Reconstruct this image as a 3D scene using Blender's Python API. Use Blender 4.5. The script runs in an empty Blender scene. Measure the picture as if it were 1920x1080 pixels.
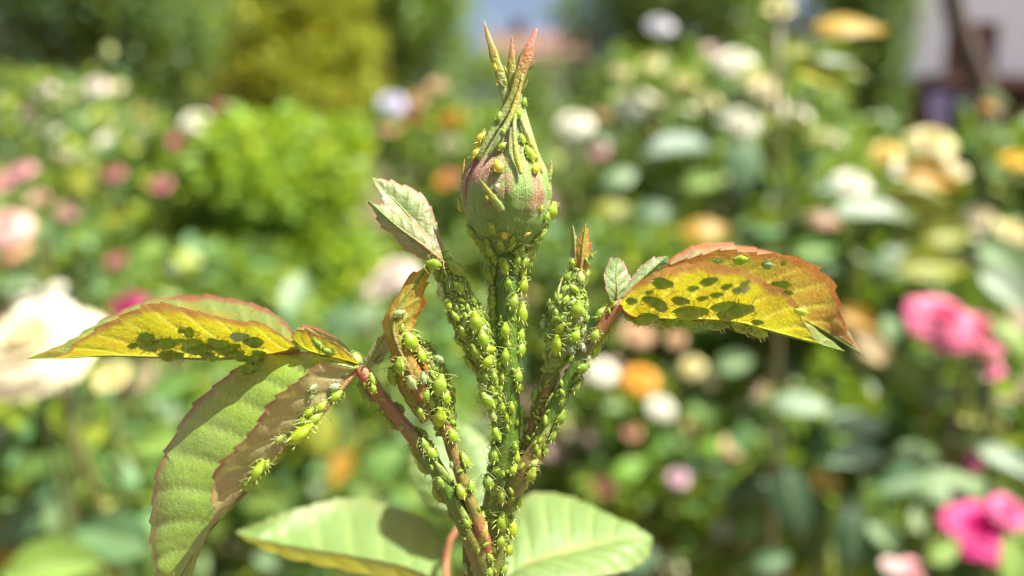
import bpy, math, random
import numpy as np
from mathutils import Vector, Matrix
from mathutils.bvhtree import BVHTree

random.seed(7); RNG = np.random.default_rng(11)
S = bpy.context.scene
COL = S.collection
rad = math.radians

# ------------------------------------------------------------------ camera
F_PX, PITCH, CAM = 1450.0, rad(10), Vector((0, 0, 1.05))
FOCUS, APERTURE = 0.110, 0.0034                       # metres
FWD = Vector((0, math.cos(PITCH), -math.sin(PITCH)))
RGT = Vector((1, 0, 0)); UPV = RGT.cross(FWD)
cd = bpy.data.cameras.new('camera'); cam = bpy.data.objects.new('camera', cd); COL.objects.link(cam)
cam.location = CAM; cam.rotation_euler = (rad(90) - PITCH, 0, 0)
cd.sensor_width = 36; cd.lens = 36 * F_PX / 1920
cd.clip_start = 0.01; cd.clip_end = 2000
cd.dof.use_dof = True; cd.dof.focus_distance = FOCUS - 0.002
cd.dof.aperture_fstop = cd.lens * 1e-3 / APERTURE
S.camera = cam
# ------------------------------------------------------------------ sky, sun, exposure
SUN_EL, SUN_AZ = rad(64), rad(96)                     # azimuth clockwise from the view direction (+Y)
SUN_DIR = Vector((math.sin(SUN_AZ) * math.cos(SUN_EL), math.cos(SUN_AZ) * math.cos(SUN_EL), math.sin(SUN_EL)))
W = bpy.data.worlds.new('World'); S.world = W; W.use_nodes = True
wn = W.node_tree.nodes; wl = W.node_tree.links
sky = wn.new('ShaderNodeTexSky'); sky.sky_type = 'NISHITA'; sky.sun_disc = False
sky.sun_elevation = SUN_EL; sky.sun_rotation = SUN_AZ; sky.dust_density = 4.0; sky.ozone_density = 1.0; sky.air_density = 0.6
wl.new(sky.outputs[0], wn['Background'].inputs[0]); wn['Background'].inputs[1].default_value = 0.072
sl = bpy.data.lights.new('sun', 'SUN'); sl.energy = 5.0; sl.angle = rad(0.5); sl.color = (1, 0.955, 0.87)
sun = bpy.data.objects.new('sun', sl); COL.objects.link(sun)
sun.rotation_euler = SUN_DIR.to_track_quat('Z', 'Y').to_euler(); sun.location = (2, 2, 6)
vs = S.view_settings; vs.view_transform = 'Standard'; vs.look = 'None'; vs.gamma = 1; vs.exposure = 1.5
S.cycles.use_denoising = True; S.cycles.max_bounces = 8; S.cycles.transmission_bounces = 6

# ------------------------------------------------------------------ helpers
def P(px, py, d):
    "point seen at photo pixel (px, py), d metres along the view axis"
    px, py, d = float(px), float(py), float(d)
    return CAM + d * (FWD + RGT * ((px - 960) / F_PX) + UPV * ((540 - py) / F_PX))
def H(px, py, w=0.0):
    "the same for the near shoot, w millimetres in front of the focus plane"
    return P(px, py, FOCUS - w * 1e-3)
PX = FOCUS / F_PX
def lin(r, g, b):
    f = lambda c: ((c / 255 + 0.055) / 1.055) ** 2.4 if c > 10 else c / 255 / 12.92
    return (f(r), f(g), f(b), 1)

class NT:
    def __init__(s, name):
        s.m = bpy.data.materials.new(name); s.m.use_nodes = True
        s.n = s.m.node_tree.nodes; s.l = s.m.node_tree.links; s.n.clear()
        s.out = s.n.new('ShaderNodeOutputMaterial')
    def new(s, t, **k):
        n = s.n.new('ShaderNode' + t)
        for a, b in k.items(): setattr(n, a, b)
        return n
    def put(s, sock, v):
        if isinstance(v, bpy.types.NodeSocket): s.l.new(v, sock)
        else: sock.default_value = v
    def mix(s, a, b, f, mode='MIX'):
        n = s.new('Mix', data_type='RGBA', blend_type=mode)
        s.put(n.inputs[0], f); s.put(n.inputs[6], a); s.put(n.inputs[7], b); return n.outputs[2]
    def math(s, op, a, b=0.0, clamp=False):
        n = s.new('Math', operation=op, use_clamp=clamp); s.put(n.inputs[0], a); s.put(n.inputs[1], b); return n.outputs[0]
    def ramp(s, v, lo, hi, a=0.0, b=1.0):
        n = s.new('MapRange', interpolation_type='SMOOTHSTEP'); s.put(n.inputs[0], v)
        for i, x in enumerate((lo, hi, a, b)): n.inputs[i + 1].default_value = x
        return n.outputs[0]
    def attr(s, name):
        n = s.new('Attribute'); n.attribute_name = name; return n.outputs['Fac']
    def coord(s, scale):
        c = s.new('TexCoord'); m = s.new('Mapping')
        m.inputs['Scale'].default_value = scale if isinstance(scale, tuple) else (scale,) * 3
        s.l.new(c.outputs['Object'], m.inputs['Vector']); return m.outputs[0]
    def noise(s, vec, scale, detail=3.0, rough=0.55):
        n = s.new('TexNoise'); s.put(n.inputs['Vector'], vec); n.inputs['Scale'].default_value = scale
        n.inputs['Detail'].default_value = detail; n.inputs['Roughness'].default_value = rough; return n.outputs['Fac']
    def voronoi(s, vec, scale, feature='F1'):
        n = s.new('TexVoronoi', feature=feature); s.put(n.inputs['Vector'], vec); n.inputs['Scale'].default_value = scale; return n.outputs['Distance']
    def bump(s, h, dist, strength=1.0):
        n = s.new('Bump'); n.inputs['Distance'].default_value = dist; n.inputs['Strength'].default_value = strength
        s.put(n.inputs['Height'], h); return n.outputs[0]
    def pbr(s, col, rough=0.5, spec=0.5, normal=None, sss=0.0, rscale=0.001, sheen=0.0):
        p = s.new('BsdfPrincipled'); s.put(p.inputs['Base Color'], col); s.put(p.inputs['Roughness'], rough)
        p.inputs['Specular IOR Level'].default_value = spec
        if sss:
            p.inputs['Subsurface Weight'].default_value = sss; p.inputs['Subsurface Radius'].default_value = (0.7, 1, 0.25)
            p.inputs['Subsurface Scale'].default_value = rscale
        if sheen: p.inputs['Sheen Weight'].default_value = sheen
        if normal: s.l.new(normal, p.inputs['Normal'])
        return p.outputs[0]
    def thin(s, surf, tcol, fac, normal=None):
        t = s.new('BsdfTranslucent'); s.put(t.inputs[0], tcol)
        if normal: s.l.new(normal, t.inputs['Normal'])
        m = s.new('MixShader'); s.put(m.inputs[0], fac); s.l.new(surf, m.inputs[1]); s.l.new(t.outputs[0], m.inputs[2]); return m.outputs[0]
    def done(s, sh): s.l.new(sh, s.out.inputs[0]); return s.m

def origin(o):
    v = Vector((0, 0, 0))
    while o is not None: v = v + o.location; o = o.parent
    return v
def tag(o, label=None, cat=None, group=None, kind=None):
    for k, v in (('label', label), ('category', cat), ('group', group), ('kind', kind)):
        if v: o[k] = v
    return o
def thing(name, loc, label, cat, group=None):
    o = bpy.data.objects.new(name, None); COL.objects.link(o); o.location = loc; o.empty_display_size = 0.02
    return tag(o, label, cat, group)
def mesh_data(name, V, Fc, mat, attrs=None, smooth=True):
    me = bpy.data.meshes.new(name)
    V = np.asarray(V, dtype=np.float64)
    if isinstance(Fc, np.ndarray):
        nf, k = Fc.shape
        me.vertices.add(len(V)); me.vertices.foreach_set('co', V.ravel().astype(np.float32))
        me.loops.add(nf * k); me.loops.foreach_set('vertex_index', Fc.ravel().astype(np.int32))
        me.polygons.add(nf); me.polygons.foreach_set('loop_start', np.arange(nf, dtype=np.int32) * k)
        me.update(calc_edges=True)
    else:
        me.from_pydata(V.tolist(), [], Fc)
    me.polygons.foreach_set('use_smooth', [smooth] * len(me.polygons))
    for k, a in (attrs or {}).items():
        at = me.attributes.new(k, 'FLOAT', 'POINT'); at.data.foreach_set('value', np.asarray(a, dtype=np.float32))
    for m in (mat if isinstance(mat, (list, tuple)) else [mat]): me.materials.append(m)
    me.update(); return me
def obj(name, V, Fc, mat, parent=None, attrs=None, smooth=True, local=False):
    V = np.asarray(V, dtype=np.float64)
    if parent is not None and not local: V = V - np.array(origin(parent))
    o = bpy.data.objects.new(name, mesh_data(name, V, Fc, mat, attrs, smooth)); COL.objects.link(o)
    if parent is not None: o.parent = parent
    return o

def spline(pts, n):
    "Catmull-Rom through pts (any dimension), n samples evenly spread by chord length"
    p = np.array([tuple(q) for q in pts], dtype=float)
    if len(p) == 2: return p[0] + (p[1] - p[0]) * np.linspace(0, 1, n)[:, None]
    d = np.r_[0, np.cumsum(np.linalg.norm(np.diff(p[:, :3], axis=0), axis=1) + 1e-12)]
    q = np.vstack([2 * p[0] - p[1], p, 2 * p[-1] - p[-2]])
    t = np.linspace(0, d[-1], n); i = np.clip(np.searchsorted(d, t, side='right') - 1, 0, len(p) - 2)
    u = ((t - d[i]) / (d[i + 1] - d[i]))[:, None]
    a, b, c, e = q[i], q[i + 1], q[i + 2], q[i + 3]
    return 0.5 * (2 * b + (c - a) * u + (2 * a - 5 * b + 4 * c - e) * u ** 2 + (3 * b - a - 3 * c + e) * u ** 3)
def tube_geo(path, radii, sides=12, flat=1.0, lump=0.0, ribs=0, flatdir=None, cap=True):
    path = np.asarray(path); n = len(path); radii = np.broadcast_to(radii, n)
    T = np.gradient(path, axis=0); T /= np.linalg.norm(T, axis=1)[:, None] + 1e-15
    ref = np.array(flatdir if flatdir is not None else FWD, dtype=float)
    V = []; th = np.linspace(0, 2 * math.pi, sides, endpoint=False); ph = random.random() * 9
    for i in range(n):
        a = np.cross(T[i], ref); a /= np.linalg.norm(a) + 1e-12; b = np.cross(a, T[i])
        r = radii[i] * (1 + lump * (np.sin(th * 2 + i * 0.9 + ph) + np.sin(th * 3 - i * 0.6 + ph * 2)) * 0.5 + (0.04 * np.cos(th * ribs) if ribs else 0))
        V.append(path[i] + (np.cos(th) * r)[:, None] * a + (np.sin(th) * r * flat)[:, None] * b)
    V = np.vstack(V); Fc = []
    for i in range(n - 1):
        for j in range(sides):
            k = (j + 1) % sides
            Fc.append((i * sides + j, (i + 1) * sides + j, (i + 1) * sides + k, i * sides + k))
    if cap:
        V = np.vstack([V, path[0], path[-1]]); c0, c1 = n * sides, n * sides + 1
        for j in range(sides):
            k = (j + 1) % sides
            Fc.append((c0, j, k)); Fc.append((c1, (n - 1) * sides + k, (n - 1) * sides + j))
    tt = np.repeat(np.linspace(0, 1, n), sides)
    if cap: tt = np.r_[tt, 0, 1]
    return V, Fc, tt

# ------------------------------------------------------------------ materials
def leaf_mat(name, upper, under, margin, trans, tfac=0.45, rough=0.38, spec=0.5, spot=None, spotamt=0.0, bd=0.00012, mr=(0.94, 1.09)):
    n = NT(name); s, t, v = n.attr('s'), n.attr('t'), n.attr('vein')
    c = n.coord(1000.0)
    big = n.noise(c, 0.25, 3); fine = n.noise(c, 2.2, 4)
    net = n.voronoi(c, 1.7, 'DISTANCE_TO_EDGE'); netl = n.ramp(net, 0.0, 0.10, 1, 0)
    bf = n.new('NewGeometry').outputs['Backfacing']
    col = n.mix(upper, under, bf)
    col = n.mix(col, spot or margin, n.math('MULTIPLY', n.ramp(big, 0.42, 0.68), spotamt))
    col = n.mix(col, (0.5, 0.6, 0.2, 1), n.math('MULTIPLY', v, 0.45))
    col = n.mix(col, (0.42, 0.5, 0.12, 1), n.math('MULTIPLY', netl, 0.07))
    col = n.mix(col, (0, 0, 0, 1), n.ramp(fine, 0.35, 0.75, 0.16, 0.0))
    mf = n.math('MULTIPLY', n.ramp(n.math('ADD', s, n.math('MULTIPLY', big, 0.26)), *mr), 0.9)
    col = n.mix(col, margin, mf)
    tc = n.mix(trans, spot or margin, n.math('MULTIPLY', n.ramp(big, 0.36, 0.66), spotamt))
    tc = n.mix(tc, (0.85, 0.85, 0.12, 1), n.math('MULTIPLY', v, 0.7))
    tc = n.mix(tc, (0.72, 0.75, 0.1, 1), n.math('MULTIPLY', netl, 0.14))
    tc = n.mix(tc, margin, n.math('MULTIPLY', mf, 0.75))
    tc = n.mix(tc, (0, 0, 0, 1), n.ramp(fine, 0.3, 0.7, 0.22, 0.0))
    h = n.math('ADD', n.math('MULTIPLY', netl, -0.25), n.math('ADD', n.math('MULTIPLY', fine, 0.45), n.math('MULTIPLY', n.noise(c, .7, 2), 2.2)))
    nb = n.bump(h, bd)
    return n.done(n.thin(n.pbr(col, rough, spec, nb), tc, tfac, nb))
M = {}
M['leaf_lime'] = leaf_mat('leaf_lime', (0.20, 0.30, 0.075, 1), (0.30, 0.34, 0.08, 1), (0.28, 0.085, 0.055, 1), (0.46, 0.42, 0.008, 1), 0.52, 0.36, spot=(0.46, 0.26, 0.010, 1), spotamt=0.42)
M['leaf_green'] = leaf_mat('leaf_green', (0.21, 0.345, 0.045, 1), (0.34, 0.27, 0.12, 1), (0.30, 0.085, 0.06, 1), (0.50, 0.38, 0.09, 1), 0.28, 0.25, 0.7, spot=(0.24, 0.33, 0.10, 1), spotamt=0.4, bd=0.00007, mr=(1.0, 1.14))
M['leaf_bronze'] = leaf_mat('leaf_bronze', (0.30, 0.24, 0.13, 1), (0.36, 0.25, 0.07, 1), (0.42, 0.13, 0.04, 1), (0.40, 0.31, 0.03, 1), 0.45, 0.4, spot=(0.46, 0.22, 0.04, 1), spotamt=0.45)
M['leaf_orange'] = leaf_mat('leaf_orange', (0.30, 0.28, 0.05, 1), (0.40, 0.33, 0.03, 1), (0.50, 0.12, 0.015, 1), (0.65, 0.45, 0.01, 1), 0.45, 0.4, spot=(0.55, 0.20, 0.015, 1), spotamt=0.6)
M['leaf_pale'] = leaf_mat('leaf_pale', (0.22, 0.34, 0.12, 1), (0.27, 0.36, 0.13, 1), (0.42, 0.20, 0.16, 1), (0.35, 0.34, 0.10, 1), 0.35, 0.42, spot=(0.36, 0.26, 0.16, 1), spotamt=0.35)
M['leaf_mature'] = leaf_mat('leaf_mature', (0.15, 0.265, 0.07, 1), (0.30, 0.32, 0.04, 1), (0.20, 0.25, 0.07, 1), (0.50, 0.45, 0.02, 1), 0.30, 0.42, 0.5, spot=(0.20, 0.32, 0.10, 1), spotamt=0.5)

def skin_mat(name, green, red, fuzz=0.0):
    n = NT(name); c = n.coord(1000.0)
    r = n.attr('red'); no = n.noise(c, 0.5, 4); st = n.noise(n.coord((2600.0, 2600.0, 260.0)), 1.0, 3)
    f = n.math('ADD', r, n.math('MULTIPLY', n.math('SUBTRACT', no, 0.5), 0.7), clamp=True)
    col = n.mix(green, red, f)
    col = n.mix(col, (0.55, 0.58, 0.25, 1), n.math('MULTIPLY', n.ramp(st, 0.58, 0.8), 0.15))
    col = n.mix(col, (0.05, 0.07, 0.01, 1), n.ramp(n.noise(c, 1.6, 3), 0.30, 0.5, 0.35, 0.0))
    if fuzz: col = n.mix(col, (0.55, 0.55, 0.40, 1), n.math('MULTIPLY', n.ramp(n.noise(c, 2.4, 4, 0.7), 0.5, 0.66), fuzz))
    nb = n.bump(n.math('ADD', st, n.noise(c, 3.0, 4)), 0.00013)
    return n.done(n.pbr(col, 0.42, 0.45, nb, 0.25, 0.0009, sheen=0.05 + fuzz * .2))
M['stem'] = skin_mat('stem_skin', (0.085, 0.185, 0.010, 1), (0.32, 0.10, 0.045, 1))
M['fuzzy'] = skin_mat('downy_skin', (0.17, 0.28, 0.03, 1), (0.38, 0.24, 0.03, 1), 0.3)
M['cane'] = skin_mat('cane_skin', (0.08, 0.13, 0.03, 1), (0.20, 0.09, 0.04, 1))

def bud_mat():
    n = NT('bud_skin'); h, th = n.attr('h'), n.attr('th')
    vec = n.new('CombineXYZ'); n.put(vec.inputs[0], n.math('MULTIPLY', th, 9.0)); n.put(vec.inputs[1], n.math('MULTIPLY', h, 2.2))
    st = n.noise(vec.outputs[0], 3.2, 5, 0.65); c = n.coord(1000.0); bl = n.noise(c, 0.16, 3)
    col = n.mix((0.13, 0.27, 0.03, 1), (0.25, 0.34, 0.085, 1), n.ramp(h, 0.25, 0.75))
    win = n.math('MULTIPLY', n.ramp(h, 0.24, 0.42), n.ramp(h, 0.60, 0.84, 1, 0))
    f = n.math('MULTIPLY', n.math('MULTIPLY', win, n.ramp(bl, 0.44, 0.60)), n.ramp(st, 0.26, 0.55, 0.45, 1.0))
    col = n.mix(col, (0.36, 0.12, 0.09, 1), n.math('MULTIPLY', f, 0.9))
    col = n.mix(col, (0.50, 0.53, 0.24, 1), n.math('MULTIPLY', n.ramp(st, 0.52, 0.68), 0.6))
    sp = n.ramp(n.noise(c, 3.0, 2), 0.66, 0.74)
    col = n.mix(col, (0.6, 0.6, 0.4, 1), n.math('MULTIPLY', sp, 0.4))
    nb = n.bump(n.math('ADD', st, n.math('MULTIPLY', n.noise(c, 3.5, 4), 0.7)), 0.0003)
    return n.done(n.pbr(col, 0.45, 0.4, nb, 0.2, 0.0008, sheen=0.08))
M['bud'] = bud_mat()
def tip_mat():
    n = NT('sepal_tip_skin'); t = n.attr('t'); c = n.coord(1000.0); r = n.attr('red')
    col = n.mix((0.25, 0.34, 0.08, 1), (0.34, 0.34, 0.035, 1), n.ramp(t, 0.25, 0.6))
    col = n.mix(col, (0.50, 0.15, 0.09, 1), n.math('MULTIPLY', n.ramp(n.math('ADD', t, n.math('MULTIPLY', n.noise(c, 0.7, 3), 0.4)), 0.72, 1.1), r))
    col = n.mix(col, (0.5, 0.54, 0.25, 1), n.math('MULTIPLY', n.ramp(n.noise(n.coord((900., 900., 200.)), 1.4, 3), 0.5, 0.7), 0.4))
    nb = n.bump(n.noise(c, 2.5, 3), 0.0002)
    return n.done(n.thin(n.pbr(col, 0.45, 0.4, nb, sheen=0.08), (0.6, 0.5, 0.03, 1), 0.25))
M['tip'] = tip_mat()
def hair_mat():
    n = NT('fine_hair'); return n.done(n.thin(n.pbr((0.62, 0.62, 0.40, 1), 0.4, 0.5), (0.6, 0.6, 0.35, 1), 0.4))
M['hair'] = hair_mat()
def aphid_mat():
    n = NT('aphid_body'); oi = n.new('ObjectInfo'); c = n.coord(1.0)
    col = oi.outputs['Color']
    seg = n.noise(n.coord((9.0, 2.0, 2.0)), 1.0, 3)
    col = n.mix(col, (0.72, 0.74, 0.22, 1), n.ramp(seg, 0.48, 0.72, 0.0, 0.35))
    col = n.mix(col, (0.06, 0.11, 0.01, 1), n.ramp(n.noise(c, 5.0, 3), 0.3, 0.5, 0.28, 0.0))
    nb = n.bump(n.math('ADD', seg, n.noise(c, 14.0, 2)), 0.00003)
    p = n.pbr(col, 0.34, 0.45, nb, 0.5, 0.0008)
    return n.done(n.thin(p, n.mix(col, (0.62, 0.75, 0.05, 1), 0.5), 0.36))
M['aphid'] = aphid_mat()
n = NT('aphid_limb'); oi = n.new('ObjectInfo')
M['limb'] = n.done(n.pbr(n.mix(oi.outputs['Color'], (0.02, 0.02, 0.01, 1), 0.72), 0.4, 0.5))
n = NT('aphid_limb_pale'); oi = n.new('ObjectInfo')
M['limb_pale'] = n.done(n.pbr(n.mix(oi.outputs['Color'], (0.5, 0.48, 0.22, 1), 0.5), 0.4, 0.5))
n = NT('shed_husk'); M['husk'] = n.done(n.thin(n.pbr((0.55, 0.55, 0.40, 1), 0.4, 0.4, n.bump(n.noise(n.coord(1000.), 3, 3), 0.0002)), (0.8, 0.78, 0.6, 1), 0.4))

def tint_leaf(name, base, tr, tfac, objcol=False, rough=0.45, spec=0.25):
    n = NT(name)
    if objcol:
        base = n.new('ObjectInfo').outputs['Color']; c = n.coord(40.0); t = n.attr('s')
        col = n.mix(base, (0, 0, 0, 1), n.ramp(n.noise(c, 1.0, 3), 0.3, 0.7, 0.3, 0.0))
        col = n.mix(col, (0.35, 0.42, 0.2, 1), n.math('MULTIPLY', n.attr('vein'), 0.25))
        tc = n.mix(col, (0.5, 0.55, 0.03, 1), 0.3)
    else:
        r = n.attr('rnd'); r2 = n.attr('rnd2')
        col = n.mix(base, n.mix(base, (0, 0, 0, 1), 0.6), r)
        col = n.mix(col, (base[0] * 2.0 + 0.03, base[1] * 1.45, base[2] * 0.7, 1), n.ramp(r2, 0.62, 0.95))
        col = n.mix(col, (base[0] * 1.0, base[1] * 1.1, base[2] * 2.4, 1), n.ramp(r2, 0.35, 0.05))
        tc = n.mix(tr, (0, 0, 0, 1), n.math('MULTIPLY', r, 0.5))
    return n.done(n.thin(n.pbr(col, rough, spec), tc, tfac))
M['bg_mid'] = tint_leaf('foliage_mid', (0.13, 0.245, 0.03, 1), (0.33, 0.50, 0.025, 1), 0.30)
M['bg_dark'] = tint_leaf('foliage_dark', (0.09, 0.185, 0.035, 1), (0.22, 0.36, 0.04, 1), 0.34)
M['bg_rose'] = tint_leaf('foliage_rose', (0.13, 0.24, 0.045, 1), (0.33, 0.50, 0.03, 1), 0.30, rough=0.42, spec=0.28)
M['bg_lime'] = tint_leaf('foliage_lime', (0.25, 0.42, 0.04, 1), (0.45, 0.62, 0.03, 1), 0.40)
M['bg_gold'] = tint_leaf('foliage_gold', (0.28, 0.34, 0.022, 1), (0.50, 0.56, 0.02, 1), 0.38)
M['bg_col'] = tint_leaf('foliage_column', (0.10, 0.21, 0.03, 1), (0.2, 0.34, 0.02, 1), 0.3)
M['leaf_obj'] = tint_leaf('rose_leaf', None, None, 0.28, True, 0.45, 0.25)
def petal_mat():
    n = NT('petal'); c = n.new('ObjectInfo').outputs['Color']; v = n.noise(n.coord(60.0), 1.0, 3); s = n.attr('s')
    col = n.mix(c, n.mix(c, (1, 0.55, 0.15, 1), 0.5, 'MULTIPLY'), n.ramp(s, 0.55, 0.0, 0.0, 0.55))
    col = n.mix(col, (0, 0, 0, 1), n.ramp(v, 0.3, 0.7, 0.12, 0.0))
    return n.done(n.thin(n.pbr(col, 0.5, 0.3), col, 0.35))
M['petal'] = petal_mat()
def plain(name, a, b, scale, rough=0.8, bump=0.0, det=5):
    n = NT(name); c = n.coord(scale); f = n.noise(c, 1.0, det)
    return n.done(n.pbr(n.mix(a, b, n.ramp(f, 0.3, 0.7)), rough, 0.3, n.bump(f, bump) if bump else None))
M['soil'] = plain('soil', (0.10, 0.065, 0.04, 1), (0.24, 0.17, 0.12, 1), 9.0, 0.95, 0.02, 8)
M['bark'] = plain('bark', (0.045, 0.035, 0.025, 1), (0.13, 0.10, 0.075, 1), 12.0, 0.9, 0.01)
M['render'] = plain('white_render', (0.72, 0.78, 0.80, 1), (0.78, 0.83, 0.85, 1), 1.5, 0.9, 0.004)
M['wood'] = plain('brown_wood', (0.10, 0.055, 0.04, 1), (0.17, 0.10, 0.075, 1), 6.0, 0.7)
M['tile'] = plain('roof_tile', (0.12, 0.065, 0.05, 1), (0.19, 0.10, 0.08, 1), 3.0, 0.8)
M['grey'] = plain('grey_render', (0.40, 0.42, 0.42, 1), (0.52, 0.53, 0.53, 1), 1.5, 0.9)
M['lilac'] = plain('lilac_cloth', (0.33, 0.31, 0.55, 1), (0.45, 0.43, 0.68, 1), 5.0, 0.9)
M['slate'] = plain('slate_cloth', (0.04, 0.065, 0.075, 1), (0.07, 0.10, 0.11, 1), 5.0, 0.9)
n = NT('window_glass'); M['glass'] = n.done(n.pbr((0.05, 0.045, 0.05, 1), 0.08, 0.6))

# ------------------------------------------------------------------ the setting
g = obj('ground', [(-150, -60, 0), (150, -60, 0), (150, 260, 0), (-150, 260, 0)], [(0, 1, 2, 3)], M['soil']); tag(g, kind='structure')

def box_geo(x0, x1, y0, y1, z0, z1):
    V = [(x, y, z) for x in (x0, x1) for y in (y0, y1) for z in (z0, z1)]
    return V, [(0, 1, 3, 2), (4, 6, 7, 5), (0, 4, 5, 1), (2, 3, 7, 6), (0, 2, 6, 4), (1, 5, 7, 3)]
def box(name, x0, x1, y0, y1, z0, z1, mat, parent):
    V, Fc = box_geo(x0, x1, y0, y1, z0, z1); return obj(name, V, Fc, mat, parent, smooth=False)
def wall_xz(px, py, y):
    "x, z on the vertical plane Y = y behind photo pixel"
    d0 = P(px, py, 1.0) - CAM; k = y / d0.y; q = CAM + d0 * k; return q.x, q.z

def build_house():
    y = 14.0; x0, zt = wall_xz(1700, -60, y); xw0, zw1 = wall_xz(1783, 38, y); xw1, zw0 = wall_xz(1880, 148, y); xb, zb = wall_xz(1700, 155, y)
    x1 = x0 + 9.0
    h = thing('house', (x0, y, 0), 'white rendered house with brown window above a dark veranda', 'house')
    # upper wall round the window opening, four pieces butted end to end
    V = []; Fc = []
    for b in ((x0, xw0, zb, 6.2), (xw1, x1, zb, 6.2), (xw0, xw1, zb, zw0), (xw0, xw1, zw1, 6.2)):
        v, f = box_geo(b[0], b[1], y, y + 0.35, b[2], b[3]); k = len(V); V += v; Fc += [tuple(i + k for i in q) for q in f]
    obj('upper_wall', V, Fc, M['render'], h, smooth=False)
    w = box('window', xw0 + 0.02, xw1 - 0.02, y + 0.16, y + 0.19, zw0 + 0.02, zw1 - 0.02, M['glass'], h)
    for a in ((xw0, xw0 + 0.1, zw0, zw1), (xw1 - 0.1, xw1, zw0, zw1), (xw0 + 0.1, xw1 - 0.1, zw1 - 0.1, zw1), (xw0 + 0.1, xw1 - 0.1, zw0, zw0 + 0.1), ((xw0 + xw1) / 2 - 0.05, (xw0 + xw1) / 2 + 0.05, zw0 + 0.1, zw1 - 0.1)):
        box('window_frame', a[0], a[1], y + 0.05, y + 0.15, a[2], a[3], M['wood'], w)
    for i in range(7):                                  # half closed shutter slats
        z = zw0 + 0.12 + i * (zw1 - zw0 - 0.24) / 7
        box('shutter_slat', xw0 + 0.11, xw1 - 0.11, y + 0.06, y + 0.10, z, z + 0.11, M['wood'], w)
    box('lower_wall', x0 + 0.02, x1, y + 0.05, y + 0.34, 0, zb - 0.002, M['wood'], h)
    box('veranda_roof', x0 - 0.3, x1, y - 1.6, y - 0.002, zb - 0.14, zb, M['wood'], h)
    for i in range(5):
        box('veranda_post', x0 + 0.1 + i * 1.9, x0 + 0.22 + i * 1.9, y - 1.5, y - 1.38, 0, zb - 0.142, M['wood'], h)
    for i in range(9):
        box('railing_board', x0 - 0.1, x1, y - 1.56, y - 1.53, 0.15 + i * 0.11, 0.235 + i * 0.11, M['wood'], h)
    r, f = [(x0 - 0.5, y - 0.6, 6.2), (x1, y - 0.6, 6.2), (x1, y + 4, 8.6), (x0 - 0.5, y + 4, 8.6), (x0 - 0.5, y + 8, 6.2), (x1, y + 8, 6.2), (x0 - 0.5, y - 0.6, 6.08), (x1, y - 0.6, 6.08)], [(0, 1, 2, 3), (3, 2, 5, 4), (6, 7, 1, 0)]
    obj('roof', r, f, M['tile'], h, smooth=False)
    h.rotation_euler.z = rad(6)
build_house()
def blob_cloth(name, px, py, d, w, hgt, mat, label, cat):
    c = P(px, py, d); n_ = 14
    prof = [(0, 0.6), (0.15, 0.8), (0.5, 0.75), (0.75, 1.0), (0.9, 0.8), (1.0, 0.05)]
    z0 = c.z - hgt / 2
    path = spline([(c.x + 0.02 * math.sin(7 * a), c.y, z0 + a * hgt) for a, _ in prof], n_); rr = np.interp(np.linspace(0, 1, n_), [a for a, _ in prof], [b for _, b in prof]) * w / 2
    V, Fc, t = tube_geo(path, rr, 14, 0.35, 0.12); o = obj(name, V, Fc, mat, None); return tag(o, label, cat)
blob_cloth('hanging_cloth', 1768, 205, 12.35, 0.55, 0.62, M['lilac'], 'lilac cloth hung over the veranda railing of the white house', 'cloth')
blob_cloth('draped_cover', 1822, 240, 12.2, 0.7, 1.0, M['slate'], 'dark slate coloured draped cover beside the lilac cloth on the veranda', 'cover')
def far_house():
    y = 26.0; x0, z0 = wall_xz(985, 105, y); x1, z1 = wall_xz(1095, 190, y); xr, zr = wall_xz(1000, 48, y)
    h = thing('cottage', ((x0 + x1) / 2, y, 0), 'distant grey cottage with brown tiled roof behind the trees', 'house')
    x0 -= 1.0
    box('wall', x0, x1, y, y + 4, 0, z0, M['grey'], h)
    r, f = [(x0 - .3, y - .3, z0 - .05), (x1 + .3, y - .3, z0 - .05), (x1 + .3, y + 2, zr + .1), (x0 - .3, y + 2, zr + .1), (x0 - .3, y + 4.3, z0 - .05), (x1 + .3, y + 4.3, z0 - .05)], [(0, 1, 2, 3), (3, 2, 5, 4), (0, 3, 4), (1, 5, 2)]
    rf = obj('roof', r, f, M['tile'], h, smooth=False)
    box('chimney', x0 + .6, x0 + 1.0, y + 1.7, y + 2.2, zr - .2, zr + .5, M['tile'], rf)
    for k in range(2):
        wd = box('window', x0 + .6 + k * 1.7, x0 + 1.4 + k * 1.7, y - .04, y - .01, z0 - 1.6, z0 - .5, M['glass'], h)
        box('window_frame', x0 + .53 + k * 1.7, x0 + 1.47 + k * 1.7, y - .06, y - .005, z0 - .5, z0 - .42, M['render'], wd)
far_house()

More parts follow.
